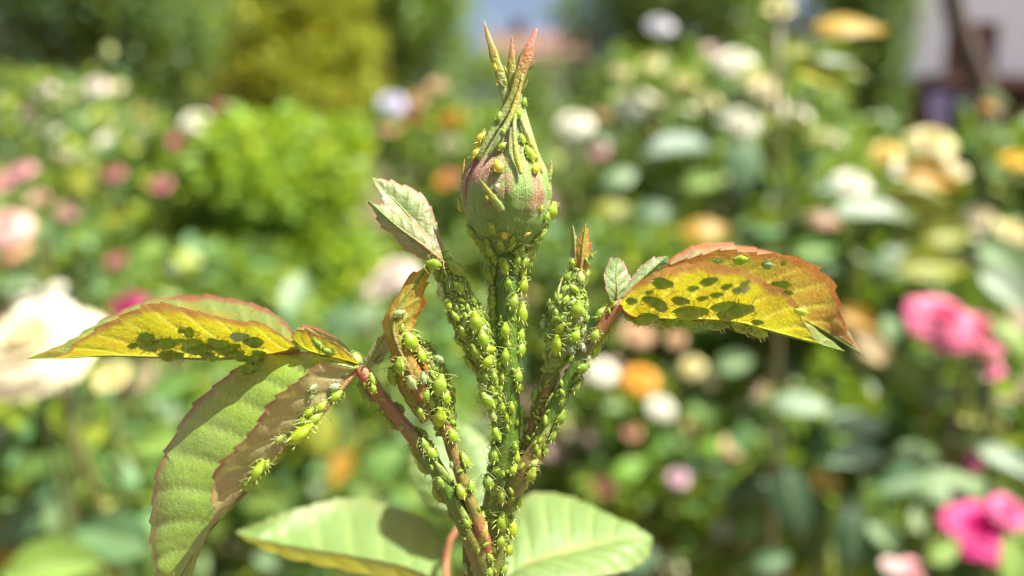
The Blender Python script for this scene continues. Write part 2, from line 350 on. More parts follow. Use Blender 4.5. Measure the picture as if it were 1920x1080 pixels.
# ---- foliage clouds
def leaf_cloud(cen, rad3, n, size, upbias=0.5, clumps=0, hang=0.0, axis=None, shell=0.35):
    "arrays of n leaves in an ellipsoid (axis-aligned in camera right / depth / up), grouped in clumps"
    if clumps:
        cc = RNG.normal(size=(clumps, 3)); cc /= np.linalg.norm(cc, axis=1)[:, None]; cc *= (RNG.random((clumps, 1)) ** shell) * 0.88
        p = cc[RNG.integers(0, clumps, n)] + RNG.normal(size=(n, 3)) * (0.34 / clumps ** 0.2)
    else:
        p = RNG.normal(size=(n, 3)); p /= np.linalg.norm(p, axis=1)[:, None]; p *= RNG.random((n, 1)) ** shell
    pos = np.array(cen) + p * np.array(rad3)
    nr = RNG.normal(size=(n, 3)); nr /= np.linalg.norm(nr, axis=1)[:, None]
    nr = nr * (1 - upbias) + np.array([0, -0.15, 1.0]) * upbias; nr /= np.linalg.norm(nr, axis=1)[:, None]
    d = RNG.normal(size=(n, 3)) + p * 0.8 + np.array([0, 0, -hang]); d -= (d * nr).sum(1)[:, None] * nr; d /= np.linalg.norm(d, axis=1)[:, None] + 1e-9
    return pos, nr, d, size * (0.65 + 0.7 * RNG.random(n))
LT = np.array([(0, 0, 0), (.5, 0, -.04), (1, 0, -.14), (.28, .22, .05), (.66, .19, .02), (.28, -.22, .05), (.66, -.19, .02)])
LF = np.array([(0, 1, 3), (3, 1, 4), (4, 1, 2), (0, 5, 1), (5, 6, 1), (6, 2, 1)])
def foliage(name, clouds, mat, parent, wide=1.0, kind='stuff'):
    pos = np.vstack([c[0] for c in clouds]); nr = np.vstack([c[1] for c in clouds]); d = np.vstack([c[2] for c in clouds]); sz = np.concatenate([c[3] for c in clouds])
    keep = pos[:, 2] > 0.02; pos, nr, d, sz = pos[keep], nr[keep], d[keep], sz[keep]
    keep = np.linalg.norm(pos - np.array(CAM), axis=1) > 0.25; pos, nr, d, sz = pos[keep], nr[keep], d[keep], sz[keep]
    sd = np.cross(nr, d); T = LT * np.array([1, wide, 1]); N = len(pos)
    V = pos[:, None, :] + sz[:, None, None] * (T[None, :, 0:1] * d[:, None] + T[None, :, 1:2] * sd[:, None] + T[None, :, 2:3] * nr[:, None])
    Fc = (LF[None] + 7 * np.arange(N)[:, None, None]).reshape(-1, 3)
    o = obj(name, V.reshape(-1, 3), Fc, mat, parent, {'rnd': np.repeat(RNG.random(N), 7), 'rnd2': np.repeat(RNG.random(N), 7)})
    o['kind'] = kind; return o
def cloud_px(px, py, rx, ry, d, depth, n, size, **k):
    s = d / F_PX; return leaf_cloud(P(px, py, d), (rx * s, depth, ry * s), n, size, **k)
def trunk(name, pts, r0, r1, parent, mat='bark', sides=8):
    path = spline(pts, 14); V, Fc, t = tube_geo(path, np.linspace(r0, r1, 14), sides, lump=0.06); return obj(name, V, Fc, M[mat], parent, {'red': t * 0 + 0.3})

def tree(name, px, py, rx, ry, d, depth, n, size, mat, label, clumps=40, cat='tree', r0=0.12, group=None, **k):
    c = P(px, py, d); t = thing(name, (c.x, c.y, 0), label, cat, group)
    tr = trunk('trunk', [(c.x, c.y, -0.02), (c.x + .05, c.y, c.z * 0.5), (c.x, c.y + .05, c.z)], r0, r0 * .5, t)
    for i in range(6):
        a = i * 1.05 + random.random(); s = d / F_PX
        trunk('limb', [(c.x, c.y, c.z * (0.45 + .06 * i)), (c.x + math.cos(a) * rx * s * .4, c.y + math.sin(a) * depth * .4, c.z + .1 * ry * s), (c.x + math.cos(a) * rx * s * .75, c.y + math.sin(a) * depth * .7, c.z + ry * s * .45 * math.sin(i * 2.1))], r0 * .4, r0 * .08, tr, sides=6)
    foliage('crown', [cloud_px(px, py, rx, ry, d, depth, n, size, clumps=clumps, **k)], M[mat], t); return t
tree('broadleaf_tree', 130, 0, 330, 270, 5.5, 1.0, 9000, 0.085, 'bg_dark', 'dark green broadleaf tree behind the pink and white rose bush', 60)
tree('broadleaf_tree', 400, 60, 200, 230, 9.5, 1.0, 6000, 0.10, 'bg_mid', 'mid green broadleaf tree rising behind the golden conifer', 40)
tree('broadleaf_tree', 735, 10, 145, 230, 9.0, 1.3, 9000, 0.10, 'bg_mid', 'mid green broadleaf tree standing between golden conifer and cottage', 60)
tree('broadleaf_tree', 1235, 20, 185, 210, 6.5, 1.0, 7000, 0.085, 'bg_dark', 'dark green broadleaf tree behind the white rose bush', 40)
tree('broadleaf_tree', 1430, -30, 190, 190, 8.0, 1.0, 7000, 0.10, 'bg_mid', 'lighter green broadleaf tree beside the column conifer', 40)
gc = tree('golden_conifer', 553, 190, 178, 115, 4.2, 0.42, 9000, 0.036, 'bg_gold', 'golden yellow conifer behind the lime green shrub', 60, 'conifer', 0.05)
foliage('crown', [cloud_px(565, 80, 145, 110, 4.2, .36, 9000, .036, clumps=50), cloud_px(575, -40, 112, 110, 4.2, .28, 6000, .036, clumps=40), cloud_px(580, -160, 60, 110, 4.2, .2, 3000, .036, clumps=20)], M['bg_gold'], gc)
tree('column_conifer', 1640, 60, 78, 330, 5.0, 0.28, 9000, 0.05, 'bg_col', 'narrow green column conifer beside the white house', 60, 'conifer', 0.06)
c0 = P(1862, 300, 8.0); lt = thing('leaning_tree', (c0.x, c0.y, 0), 'tree with dark bare leaning trunk before the white house', 'tree')
trunk('trunk', [(c0.x, c0.y, -0.02), (c0.x, c0.y, c0.z), P(1846, 180, 8.0), P(1800, 60, 8.0), P(1755, -140, 8.0), P(1700, -360, 8.0)], 0.15, 0.07, lt)
foliage('crown', [cloud_px(1680, -420, 330, 170, 8.0, 1.0, 3500, .09, clumps=25)], M['bg_mid'], lt)
for i, where in enumerate(('beyond the pink and white rose bush', 'between the dark tree and the golden conifer', 'behind the golden conifer', 'in front of the distant cottage', 'behind the creamy white roses', 'beside the column conifer')):
    px = 90 + i * 275
    tree('hedge_shrub', px, 215 + 15 * math.sin(i * 2.3), 190, 125, 10.5 + 0.6 * math.sin(i * 1.7), 0.7, 3500, 0.10, 'bg_mid' if i % 2 else 'bg_dark',
         ('mid' if i % 2 else 'dark') + ' green hedge shrub ' + where, 25, 'shrub', 0.06, 'hedge shrubs along the garden end')

# ---- explicit leaves and blooms of the background roses (shared mesh data, own tint)
def bg_leaf_mesh(k):
    nt, ns = 14, 4; V = []; s_ = []; ve = []
    for i in range(nt + 1):
        t = i / nt; w = 0.27 * math.sin(math.pi * t ** 0.75) ** 0.9 * (1 + 0.06 * math.sin(i * 2.9)) + 0.002
        for j in range(-ns, ns + 1):
            s = j / ns; V.append((t - .5, s * w, 0.10 * abs(s) * (1 if k % 2 == 0 else -.4) - (0.25 + .1 * k) * (t - .45) ** 2 + 0.01 * math.sin(8 * t + 3 * s))); s_.append(abs(s)); ve.append(max(0, 1 - abs(s) * 6))
    w = 2 * ns + 1; Fc = [(i * w + j, (i + 1) * w + j, (i + 1) * w + j + 1, i * w + j + 1) for i in range(nt) for j in range(w - 1)]
    b = len(V)
    for i in range(5):                                   # petiole
        for q in range(3): V.append((-.5 - .14 * i, .018 * math.cos(q * 2.1), -0.02 - .015 * i * i + .018 * math.sin(q * 2.1))); s_.append(0); ve.append(1)
    Fc += [(b + i * 3 + q, b + i * 3 + (q + 1) % 3, b + i * 3 + 3 + (q + 1) % 3, b + i * 3 + 3 + q) for i in range(4) for q in range(3)]
    return mesh_data('rose_leaf', V, Fc, M['leaf_obj'], {'s': s_, 'vein': ve})
BGL = [bg_leaf_mesh(k) for k in range(3)]
def bloom_mesh(k, layers, cup):
    V = []; Fc = []; s_ = []; nu, nv = 5, 5
    for L in range(layers):
        fr = L / max(1, layers - 1); npet = 5 + (L % 2); tilt = rad(78 - cup * 62 * fr); ln = 0.28 + 0.30 * fr
        for q in range(npet):
            a = 2 * math.pi * (q + 0.5 * (L % 2)) / npet + random.uniform(-.2, .2) + k; b = len(V); tl = tilt + random.uniform(-.12, .12)
            for i in range(nu + 1):
                u = i / nu
                for j in range(nv + 1):
                    v = j / nv * 2 - 1; wd = (0.16 + 0.30 * fr) * math.sin(0.35 + 2.3 * u * 0.78) * (1 + .05 * math.sin(7 * v + q))
                    curl = -0.16 * u ** 3 * fr * 1.6
                    r = 0.02 + ln * u * math.cos(tl) + 0.10 * math.sin(u * 2.6) * fr - curl * .3; z = ln * u * math.sin(tl) + curl - 0.05 * fr
                    x, y = r - 0.22 * wd * v * v, wd * v
                    V.append((x * math.cos(a) - y * math.sin(a), x * math.sin(a) + y * math.cos(a), z + 0.02 * random.random())); s_.append(u)
            Fc += [(b + i * (nv + 1) + j, b + (i + 1) * (nv + 1) + j, b + (i + 1) * (nv + 1) + j + 1, b + i * (nv + 1) + j + 1) for i in range(nu) for j in range(nv)]
    V = np.array(V); V /= np.abs(V[:, :2]).max() * 2      # unit diameter
    return mesh_data('bloom', V, Fc, M['petal'], {'s': s_})
BLM = [bloom_mesh(0, 7, 1.0), bloom_mesh(1, 6, 0.8), bloom_mesh(2, 4, 0.35)]
def place(name, me, loc, rot, size, color, parent):
    o = bpy.data.objects.new(name, me); COL.objects.link(o); o.parent = parent
    o.location = Vector(loc) - origin(parent); o.rotation_mode = 'QUATERNION'; o.rotation_quaternion = rot; o.scale = size if isinstance(size, tuple) else (size,) * 3
    o.color = color; return o
def frame(n, d):
    n = Vector(n).normalized(); d = Vector(d); d = (d - n * d.dot(n)).normalized(); return Matrix((d, n.cross(d), n)).transposed()
def bg_bloom(bush, px, py, r, d, col, var=0, flat=1.0, face=0.45):
    p = P(px, py, d); n = (Vector((random.uniform(-.25, .25), 0, 1)) * (1 - face) - FWD * face).normalized()
    r *= .9; D = 2 * r * d / F_PX
    place('bloom', BLM[var], p - n * D * .12, frame(n, (random.random() - .5, random.random(), .1)).to_quaternion(), (D, D, D * flat), col, bush)
    b = origin(bush); e = p - n * D * 0.12
    mid = (b + e) / 2 + Vector((random.uniform(-.05, .05), random.uniform(-.03, .03), 0.1))
    path = spline([b + Vector((random.uniform(-.02, .02), random.uniform(-.02, .02), -.01)), mid, e], 12)
    V, Fc, t = tube_geo(path, np.linspace(.006, .0025, 12), 6); obj('cane', V, Fc, M['cane'], bush, {'red': t * 0 + random.random() * .5})
def bg_leaf(bush, px, py, L, ang, d, col, face=0.6, side=0.0, var=None):
    "L = leaf length in px, ang = in-picture direction of the tip"
    p = P(px, py, d); a = rad(ang); dr = RGT * math.cos(a) + UPV * math.sin(a)
    n = (-FWD * face + Vector((side, 0, 1)) * (1 - face)).normalized()
    place('leaf', BGL[random.randrange(3) if var is None else var], p, frame(n, dr + FWD * random.uniform(-.3, .3)).to_quaternion(), .9 * L * d / F_PX, col, bush)
WHT = (0.88, 0.86, 0.70, 1); CREAM = (0.86, 0.78, 0.50, 1); PINK = (0.80, 0.40, 0.42, 1); PALE = (0.80, 0.62, 0.56, 1); ROSE = (0.72, 0.10, 0.26, 1); MAG = (0.60, 0.02, 0.20, 1); HOT = (0.80, 0.16, 0.36, 1)
YEL = (0.82, 0.62, 0.16, 1); LEM = (0.80, 0.72, 0.34, 1); ORG = (0.75, 0.33, 0.01, 1); PEACH = (0.66, 0.42, 0.22, 1); RED = (0.65, 0.10, 0.05, 1); LIL = (0.66, 0.62, 0.80, 1); DPK = (0.50, 0.16, 0.18, 1)
TEAL = (0.09, 0.18, 0.085, 1); GRN = (0.13, 0.26, 0.05, 1); SAGE = (0.18, 0.29, 0.13, 1); OLIVE = (0.25, 0.27, 0.02, 1); AMBER = (0.38, 0.20, 0.012, 1); LGRN = (0.20, 0.33, 0.06, 1); DKG = (0.035, 0.085, 0.04, 1)
def bush(name, px, d, label, blooms, leaves, clouds, mat='bg_rose', cat='rose bush', group=None, wide=1.2):
    b = P(px, 500, d); t = thing(name, (b.x, b.y + 0.03, 0), label, cat, group)
    for q in blooms: bg_bloom(t, *q)
    for q in leaves: bg_leaf(t, *q)
    foliage('foliage', [cloud_px(*c[:6], int(c[6] * 1.5), c[7] * .85, clumps=c[8] if len(c) > 8 else 0, upbias=0.45) for c in clouds], M[mat], t, wide)
    if not blooms:
        for i in range(5): trunk('cane', [origin(t) + Vector((0, 0, -.01)), origin(t) + Vector((.1 * math.cos(i * 1.3), .1 * math.sin(i * 1.3), .4)), origin(t) + Vector((.22 * math.cos(i * 1.3), .2 * math.sin(i * 1.3), .75))], .008, .003, t, 'cane', 6)
    return t
# (bloom: px, py, radius px, distance, colour, variant, flatness, facing) (leaf: px, py, length px, angle, distance, colour)
bush('rose_bush', 40, 0.46, 'rose bush carrying one huge cream white bloom above yellow buds',
     [(45, 635, 125, .46, (0.90, 0.82, 0.56, 1), 0, 1.25, .5), (128, 615, 70, .48, (0.90, 0.85, 0.62, 1), 0, 1.2, .5), (70, 590, 75, .50, (.90, .86, .74, 1), 1, 1.2, .4), (212, 712, 40, .50, LEM, 2, 1.3), (30, 762, 27, .60, WHT, 2), (25, 812, 27, .62, WHT, 2), (85, 752, 20, .62, WHT, 2), (12, 925, 22, .6, WHT, 2), (52, 903, 16, .6, WHT, 2)],
     [(210, 1008, 190, 170, .48, (.10, .20, .08, 1), .5), (105, 1062, 210, 8, .44, LGRN, .5), (50, 980, 130, 60, .5, TEAL), (70, 900, 110, 100, .55, TEAL), (115, 960, 90, 80, .55, SAGE), (150, 900, 120, 30, .6, LGRN), (290, 830, 120, 190, .65, LGRN), (330, 720, 110, 20, .7, GRN), (20, 1040, 100, 140, .5, AMBER)],
     [(60, 850, 110, 130, .60, .10, 150, .035), (300, 850, 170, 220, 1.0, .15, 380, .045, 20), (120, 1000, 160, 120, .7, .1, 120, .04), (420, 960, 200, 150, 1.5, .25, 700, .045, 25)])
bush('rose_bush', -30, 0.85, 'rose bush with soft pink and peach blooms beside the cream rose',
     [(8, 415, 52, .85, (0.82, .52, .46, 1), 0), (22, 462, 38, .85, PEACH, 1), (128, 390, 30, 1.0, (.6, .36, .3, 1), 1), (42, 315, 26, 1.2, PINK, 1), (8, 335, 30, 1.2, PINK, 1), (72, 372, 22, 1.0, (.62, .4, .3, 1), 2), (35, 545, 30, .8, WHT, 1), (100, 540, 24, .8, WHT, 1)],
     [(160, 440, 80, 30, 1.0, LGRN), (160, 340, 70, 120, 1.0, OLIVE), (40, 530, 90, 10, .8, SAGE)],
     [(100, 490, 160, 140, 1.4, .2, 600, .045, 20)])
bush('rose_bush', 120, 1.9, 'tall rose bush with many small pale pink and white blooms',
     [(78, 160, 27, 1.9, (.75, .62, .62, 1), 0), (52, 204, 24, 1.9, PALE, 0), (92, 235, 26, 1.9, WHT, 0), (0, 180, 18, 1.9, WHT, 1), (180, 155, 27, 1.9, (.76, .66, .58, 1), 0), (215, 160, 20, 1.9, CREAM, 1), (130, 172, 20, 1.9, PALE, 1), (190, 210, 24, 1.9, LEM, 1), (226, 235, 24, 1.9, CREAM, 1), (165, 272, 30, 1.8, CREAM, 0), (135, 285, 20, 1.8, PALE, 1), (265, 205, 24, 1.9, (.55, .42, .12, 1), 1), (262, 235, 22, 1.9, PEACH, 1), (95, 285, 20, 1.8, (.5, .5, .3, 1), 1), (200, 262, 22, 1.8, WHT, 2), (255, 270, 20, 1.8, (.7, .45, .4, 1), 1), (40, 250, 16, 1.9, WHT, 2)],
     [], [(120, 240, 190, 110, 2.45, .3, 1300, .05, 30), (120, 450, 220, 150, 2.2, .3, 1100, .05, 30), (110, 230, 190, 90, 1.9, .1, 110, .045)])
bush('rose_bush', 290, 1.5, 'low rose bush with magenta and dusky pink blooms by the lime shrub',
     [(335, 258, 26, 1.6, ROSE, 1), (368, 220, 33, 1.6, WHT, 0), (412, 200, 16, 1.7, DPK, 2), (212, 322, 24, 1.4, DPK, 1), (300, 342, 25, 1.4, DPK, 1), (218, 490, 22, 1.2, DPK, 2), (330, 530, 22, 1.2, PEACH, 2), (237, 566, 40, .8, (.42, .03, .15, 1), 0)],
     [(222, 412, 70, 10, 1.3, OLIVE), (150, 330, 80, 60, 1.3, OLIVE), (270, 470, 80, 200, 1.2, LGRN)],
     [(260, 400, 150, 150, 1.85, .25, 1000, .05, 30), (380, 560, 160, 90, 1.3, .2, 500, .05)])
bush('leafy_shrub', 520, 1.7, 'bright lime green leafy shrub in front of the golden conifer', [], [],
     [(510, 420, 190, 160, 1.7, .22, 9000, .034, 70), (465, 300, 95, 70, 1.7, .2, 1300, .036, 14), (580, 290, 85, 85, 1.75, .2, 1300, .036, 14), (520, 620, 220, 170, 1.6, .2, 2200, .036, 25)], 'bg_lime', 'shrub')
bush('rose_bush', 790, 2.8, 'distant rose bush with lilac, orange and amber blooms left of the bud',
     [(737, 185, 32, 2.8, LIL, 0), (785, 180, 28, 2.8, PEACH, 1), (775, 210, 22, 2.8, RED, 1), (845, 215, 32, 2.8, AMBER, 1, .6), (820, 160, 20, 2.8, PEACH, 2), (728, 240, 24, 2.8, PEACH, 2), (850, 328, 22, 2.4, (.5, .2, .08, 1), 1), (835, 340, 20, 2.4, ORG, 2), (845, 270, 24, 2.5, (.35, .35, .18, 1), 2)],
     [], [(800, 300, 130, 140, 3.5, .4, 1400, .055, 30), (800, 480, 140, 130, 2.8, .3, 900, .055, 20), (930, 330, 90, 130, 3.0, .4, 900, .055), (1010, 470, 130, 150, 2.4, .3, 900, .05, 20), (960, 700, 180, 120, 2.2, .3, 700, .05, 20)], 'bg_mid')
bush('rose_bush', 720, 0.95, 'rose bush with one pale blush bloom behind the young left leaf',
     [(738, 505, 48, .95, (.78, .66, .56, 1), 0), (705, 545, 24, 1.0, (.6, .5, .4, 1), 2), (560, 545, 26, .9, SAGE, 2, 2.0)],
     [(655, 600, 130, 10, .9, TEAL), (680, 590, 90, 40, .9, SAGE), (560, 548, 120, 88, .85, (.2, .32, .15, 1), .5), (600, 800, 130, 95, .8, OLIVE), (640, 880, 90, 260, .8, AMBER), (720, 860, 110, 40, .75, GRN), (480, 790, 120, 20, .85, LGRN), (590, 690, 110, 20, .85, LGRN)],
     [(560, 760, 210, 160, 1.2, .2, 700, .05, 25), (800, 640, 160, 160, 1.6, .3, 800, .05, 25), (700, 900, 260, 180, 1.1, .2, 600, .05, 20)])
bush('rose_bush', 1330, 1.8, 'tall rose bush full of creamy white blooms before the dark tree',
     [(1080, 222, 40, 1.8, WHT, 0), (1190, 180, 46, 1.8, WHT, 0), (1240, 40, 32, 2.2, (.66, .66, .70, 1), 0), (1165, 130, 24, 1.9, (.62, .58, .28, 1), 1), (1222, 115, 26, 1.9, LEM, 1), (1283, 145, 28, 1.8, LEM, 1), (1330, 186, 29, 1.8, CREAM, 0), (1385, 106, 47, 1.7, WHT, 0), (1338, 90, 24, 1.8, PALE, 1), (1437, 155, 38, 1.7, CREAM, 0), (1398, 215, 46, 1.7, WHT, 0), (1497, 210, 38, 1.7, WHT, 0), (1550, 256, 36, 1.6, CREAM, 0), (1602, 228, 28, 1.8, (.78, .66, .42, 1), 0), (1125, 278, 24, 1.8, PINK, 1), (1222, 190, 26, 1.8, CREAM, 1), (1448, 190, 28, 1.7, CREAM, 1), (1130, 215, 18, 1.9, PEACH, 2), (1060, 275, 22, 1.8, (.5, .5, .25, 1), 1), (1220, 250, 20, 1.8, LEM, 2), (1460, 20, 30, 1.6, LEM, 2)],
     [(1270, 282, 170, 215, 1.0, (.11, .20, .13, 1), .35), (1395, 315, 140, 260, 1.0, TEAL, .8), (1165, 330, 90, 30, 1.2, SAGE), (1320, 340, 90, 20, 1.2, LGRN), (1230, 395, 100, 10, 1.2, TEAL), (1325, 428, 115, 5, .9, (.40, .23, .008, 1), .55, 0, 1), (1150, 390, 90, 0, 1.3, OLIVE)],
     [(1330, 190, 260, 110, 2.35, .25, 1300, .05, 30), (1330, 190, 250, 100, 1.8, .08, 130, .045), (1230, 370, 200, 120, 2.1, .3, 1500, .05, 30), (1500, 330, 140, 120, 1.8, .3, 900, .05, 25), (1180, 520, 200, 130, 1.7, .3, 900, .05, 25)])
bush('rose_bush', 1700, 1.05, 'rose bush with big pale yellow blooms in front of the white house',
     [(1750, 256, 53, 1.05, LEM, 0), (1662, 280, 34, 1.05, YEL, 1), (1602, 335, 42, 1.0, WHT, 0), (1905, 296, 30, .9, (.85, .55, .02, 1), 1), (1842, 400, 36, 1.0, CREAM, 0), (1905, 428, 36, 1.0, LEM, 0), (1690, 318, 30, 1.05, WHT, 2), (1760, 300, 26, 1.05, CREAM, 2), (1790, 320, 26, 1.1, CREAM, 2), (1830, 440, 26, 1.0, WHT, 2), (1852, 205, 18, 1.0, (.6, .36, .06, 1), 2, 1.6), (1865, 255, 24, 1.0, LGRN, 2, 1.6), (1868, 325, 28, 1.0, LGRN, 2)],
     [(1640, 402, 165, 325, .75, (.30, .38, .26, 1), .3), (1750, 335, 130, 330, .85, AMBER), (1735, 370, 150, 350, .85, (.30, .33, .02, 1)), (1550, 410, 80, 340, .9, (.42, .22, .13, 1)), (1780, 440, 120, 10, .9, OLIVE), (1680, 490, 140, 190, .9, TEAL), (1750, 500, 160, 10, .85, OLIVE), (1890, 500, 160, 300, .8, SAGE), (1530, 470, 110, 20, 1.0, GRN), (1560, 350, 90, 10, 1.1, TEAL)],
     [(1720, 450, 220, 130, 1.25, .15, 1100, .045, 30), (1560, 420, 110, 130, 1.4, .2, 500, .045, 20), (1880, 400, 80, 130, 1.2, .15, 350, .045, 12)])
bush('rose_bush', 1470, 0.62, 'tall slim rose shoot with amber and lime young leaves beside the column conifer',
     [(1462, 5, 28, .7, (.5, .55, .25, 1), 2, 1.5)],
     [(1598, 42, 165, 0, .62, (.42, .26, .01, 1), .45, 0, 1), (1560, 108, 100, 350, .65, (.35, .44, .36, 1), .3), (1535, 145, 130, 315, .62, (.36, .38, .02, 1), .6), (1408, 140, 80, 215, .62, OLIVE), (1490, 240, 90, 250, .65, OLIVE), (1500, 95, 70, 20, .62, OLIVE)],
     [(1470, 330, 30, 140, .66, .03, 14, .03)])
bush('rose_bush', 1840, 0.58, 'rose bush with a large soft pink bloom and upright reddish cane',
     [(1775, 590, 78, .58, (.82, .20, .34, 1), 0, 1.0, .5), (1845, 615, 62, .58, (.80, .22, .34, 1), 0, 1, .5), (1862, 690, 25, .58, HOT, 1), (1845, 700, 14, .58, WHT, 2)],
     [(1715, 700, 130, 330, .6, LGRN), (1765, 735, 90, 10, .6, SAGE), (1840, 790, 100, 350, .6, OLIVE), (1890, 550, 150, 300, .55, (.30, .40, .28, 1)), (1905, 640, 120, 300, .55, LGRN), (1668, 620, 80, 260, .7, SAGE), (1610, 600, 100, 330, .75, AMBER), (1640, 660, 110, 300, .75, (.5, .36, .2, 1))],
     [(1830, 760, 110, 140, .75, .08, 150, .035), (1700, 560, 120, 90, 1.1, .15, 350, .045), (1600, 680, 150, 120, 1.5, .2, 700, .05, 25)])
bush('rose_bush', 1780, 0.55, 'low rose bush with deep magenta blooms and broad grey green leaves',
     [(1845, 985, 82, .55, MAG, 1, .7), (1895, 955, 45, .55, HOT, 1), (1822, 862, 26, .6, HOT, 1), (1752, 925, 38, .55, (.75, .12, .12, 1), 2, 2.0), (1712, 1066, 30, .5, PINK, 1), (1672, 1060, 22, .5, PALE, 1), (1545, 905, 30, .62, YEL, 2, 1.4), (1820, 660, 10, .58, WHT, 2)],
     [(1510, 752, 135, 350, .62, (.24, .34, .22, 1), .3), (1612, 790, 130, 345, .62, (.22, .33, .20, 1), .35), (1605, 860, 130, 200, .6, (.22, .33, .22, 1), .35), (1720, 855, 110, 20, .58, SAGE, .4), (1690, 905, 130, 190, .56, TEAL, .5), (1790, 905, 170, 5, .52, SAGE, .35), (1890, 870, 130, 300, .5, (.26, .36, .24, 1), .35), (1490, 950, 160, 280, .55, DKG, .8), (1600, 1020, 150, 250, .55, DKG, .8), (1600, 960, 90, 300, .6, SAGE), (1660, 1010, 100, 300, .55, SAGE), (1900, 1050, 130, 80, .48, LGRN), (1770, 1030, 90, 30, .5, LGRN), (1450, 1050, 90, 20, .6, TEAL)],
     [(1640, 900, 280, 170, .85, .12, 700, .045, 25), (1780, 1030, 180, 110, .65, .08, 160, .04)])
bush('flower_clump', 1250, 1.3, 'low clump of small orange, white and yellow flowers right of the stem',
     [(1203, 706, 39, 1.2, ORG, 0, .6), (1195, 618, 36, 1.3, PEACH, 0), (1268, 632, 22, 1.3, PEACH, 1), (1300, 685, 28, 1.3, LEM, 1), (1128, 690, 34, 1.2, WHT, 0), (1242, 760, 30, 1.1, WHT, 0), (1272, 893, 24, 1.0, (.72, .46, .56, 1), 1), (1375, 835, 28, 1.0, PEACH, 1), (1355, 995, 22, .9, WHT, 2), (1402, 1012, 24, .9, PEACH, 1), (1185, 810, 20, 1.2, (.6, .33, .2, 1), 2), (1300, 800, 24, 1.1, (.5, .4, .12, 1), 2), (1430, 850, 24, 1.0, PEACH, 2), (1130, 915, 24, 1.1, (.2, .03, .03, 1), 2), (1260, 1060, 26, .9, (.55, .6, .3, 1), 2), (1090, 800, 44, 1.4, (.5, .36, .30, 1), 1, .6), (1040, 845, 30, 1.4, (.5, .36, .3, 1), 2), (1470, 690, 30, 1.2, SAGE, 2)],
     [(1380, 680, 90, 20, 1.0, SAGE), (1330, 880, 110, 10, .9, DKG), (1400, 920, 130, 200, .8, DKG), (1180, 880, 90, 30, 1.0, (.16, .34, .03, 1)), (1340, 850, 80, 80, 1.0, (.16, .34, .03, 1)), (1200, 1050, 100, 20, .9, TEAL), (1320, 770, 90, 10, 1.0, GRN)],
     [(1250, 850, 220, 190, 1.4, .2, 1400, .045, 35), (1330, 620, 190, 100, 1.6, .2, 700, .05, 20), (1090, 900, 160, 170, 1.7, .2, 600, .045, 20), (1420, 980, 170, 140, 1.1, .15, 400, .045)], 'bg_mid', 'flowers')

# ------------------------------------------------------------------ the rose shoot in focus
base = H(915, 1085, -1); base = Vector((base.x - .004, base.y + .03, 0))
SHOOT = thing('rose_shoot', base, 'sharp young rose shoot with closed bud, infested with green aphids', 'rose shoot')
HOST = []                                                # (host, verts, faces, closed)
def hero(name, host, V, Fc, mat, parent=SHOOT, attrs=None, closed=True):
    HOST.append((host, np.asarray(V), Fc, closed)); return obj(name, V, Fc, mat, parent, attrs)
def stalk(name, host, pts, parent=SHOOT, mat='stem', n=60, sides=16, lump=0.05, flat=1.0, ribs=0):
    "pts: (px, py, w, radius px, red)"
    q = spline([tuple(H(p[0], p[1], p[2])) + (p[3] * PX, p[4]) for p in pts], n)
    V, Fc, t = tube_geo(q[:, :3], np.maximum(q[:, 3], 1e-5), sides, flat, lump, ribs)
    red = np.r_[np.repeat(q[:, 4], sides), q[0, 4], q[-1, 4]]
    return hero(name, host, V, Fc, M[mat], parent, {'red': red})
# the main stem, down to the soil
lo = [(tuple(base + Vector((0, 0, -.01)))), tuple(base + Vector((.006, -.004, .4))), tuple(H(905, 1500, -12)), tuple(H(912, 1250, -4))]
pts = [(912, 1090, -.5, 30, .30), (918, 1030, 0, 29, .25), (928, 960, 0, 27, .18), (943, 890, 0, 25, .12), (954, 800, 0, 23, .02), (953, 700, 0, 21.5, 0), (950, 600, 0, 22, 0), (950, 520, 0, 23, 0), (953, 480, 0, 26, 0), (955, 462, 0, 36, 0)]
q = spline([l + (.0026, .3) for l in lo] + [tuple(H(*p[:3])) + (p[3] * PX, p[4]) for p in pts], 150)
V, Fc, t = tube_geo(q[:, :3], q[:, 3], 20, 1, .04)
stem = hero('stem', 'main stem', V, Fc, M['stem'], SHOOT, {'red': np.r_[np.repeat(q[:, 4], 20), .3, 0]})
st_D = stalk('side_branch', 'left side branch', [(912, 1075, 1, 20, .25), (890, 1020, 2, 20, .3), (863, 962, 2.2, 17, .12), (835, 908, 2.2, 15.5, 0), (808, 862, 2, 15, .05), (784, 832, 2, 13.5, .35), (755, 795, 2, 12.5, .6), (720, 752, 2, 12.5, .75), (686, 706, 2, 14, 1.0), (672, 690, 2, 9, 1.0)])
st_C = stalk('leaf_stalk', 'reddish left leaf stalk', [(915, 1040, 1.5, 14, .7), (903, 1000, 2.6, 13, 1.0), (890, 962, 2.8, 12, .5), (870, 908, 2.6, 11.5, .4), (851, 852, 2.2, 11.5, .5), (836, 800, 2, 12, .65), (828, 765, 1, 11, .4)])
st_F = stalk('leaf_stalk', 'right leaf stalk', [(950, 940, 1, 15, .3), (972, 900, 2, 18, .35), (1000, 858, 2.2, 18, .55), (1018, 815, 2.2, 14, .2), (1042, 765, 2, 13, .05), (1070, 708, 2, 13, .05), (1098, 657, 2, 13, .3), (1132, 608, 2, 12, .75), (1155, 577, 2, 12, 1.0), (1170, 566, 2, 7, 1)])
st_E = stalk('leaf_stalk', 'right flower shoot', [(968, 870, -1, 13, .5), (985, 838, -.5, 12, .55), (1001, 795, 0, 11.5, .55), (1022, 738, .5, 12, .45), (1033, 700, .8, 13, .3)])
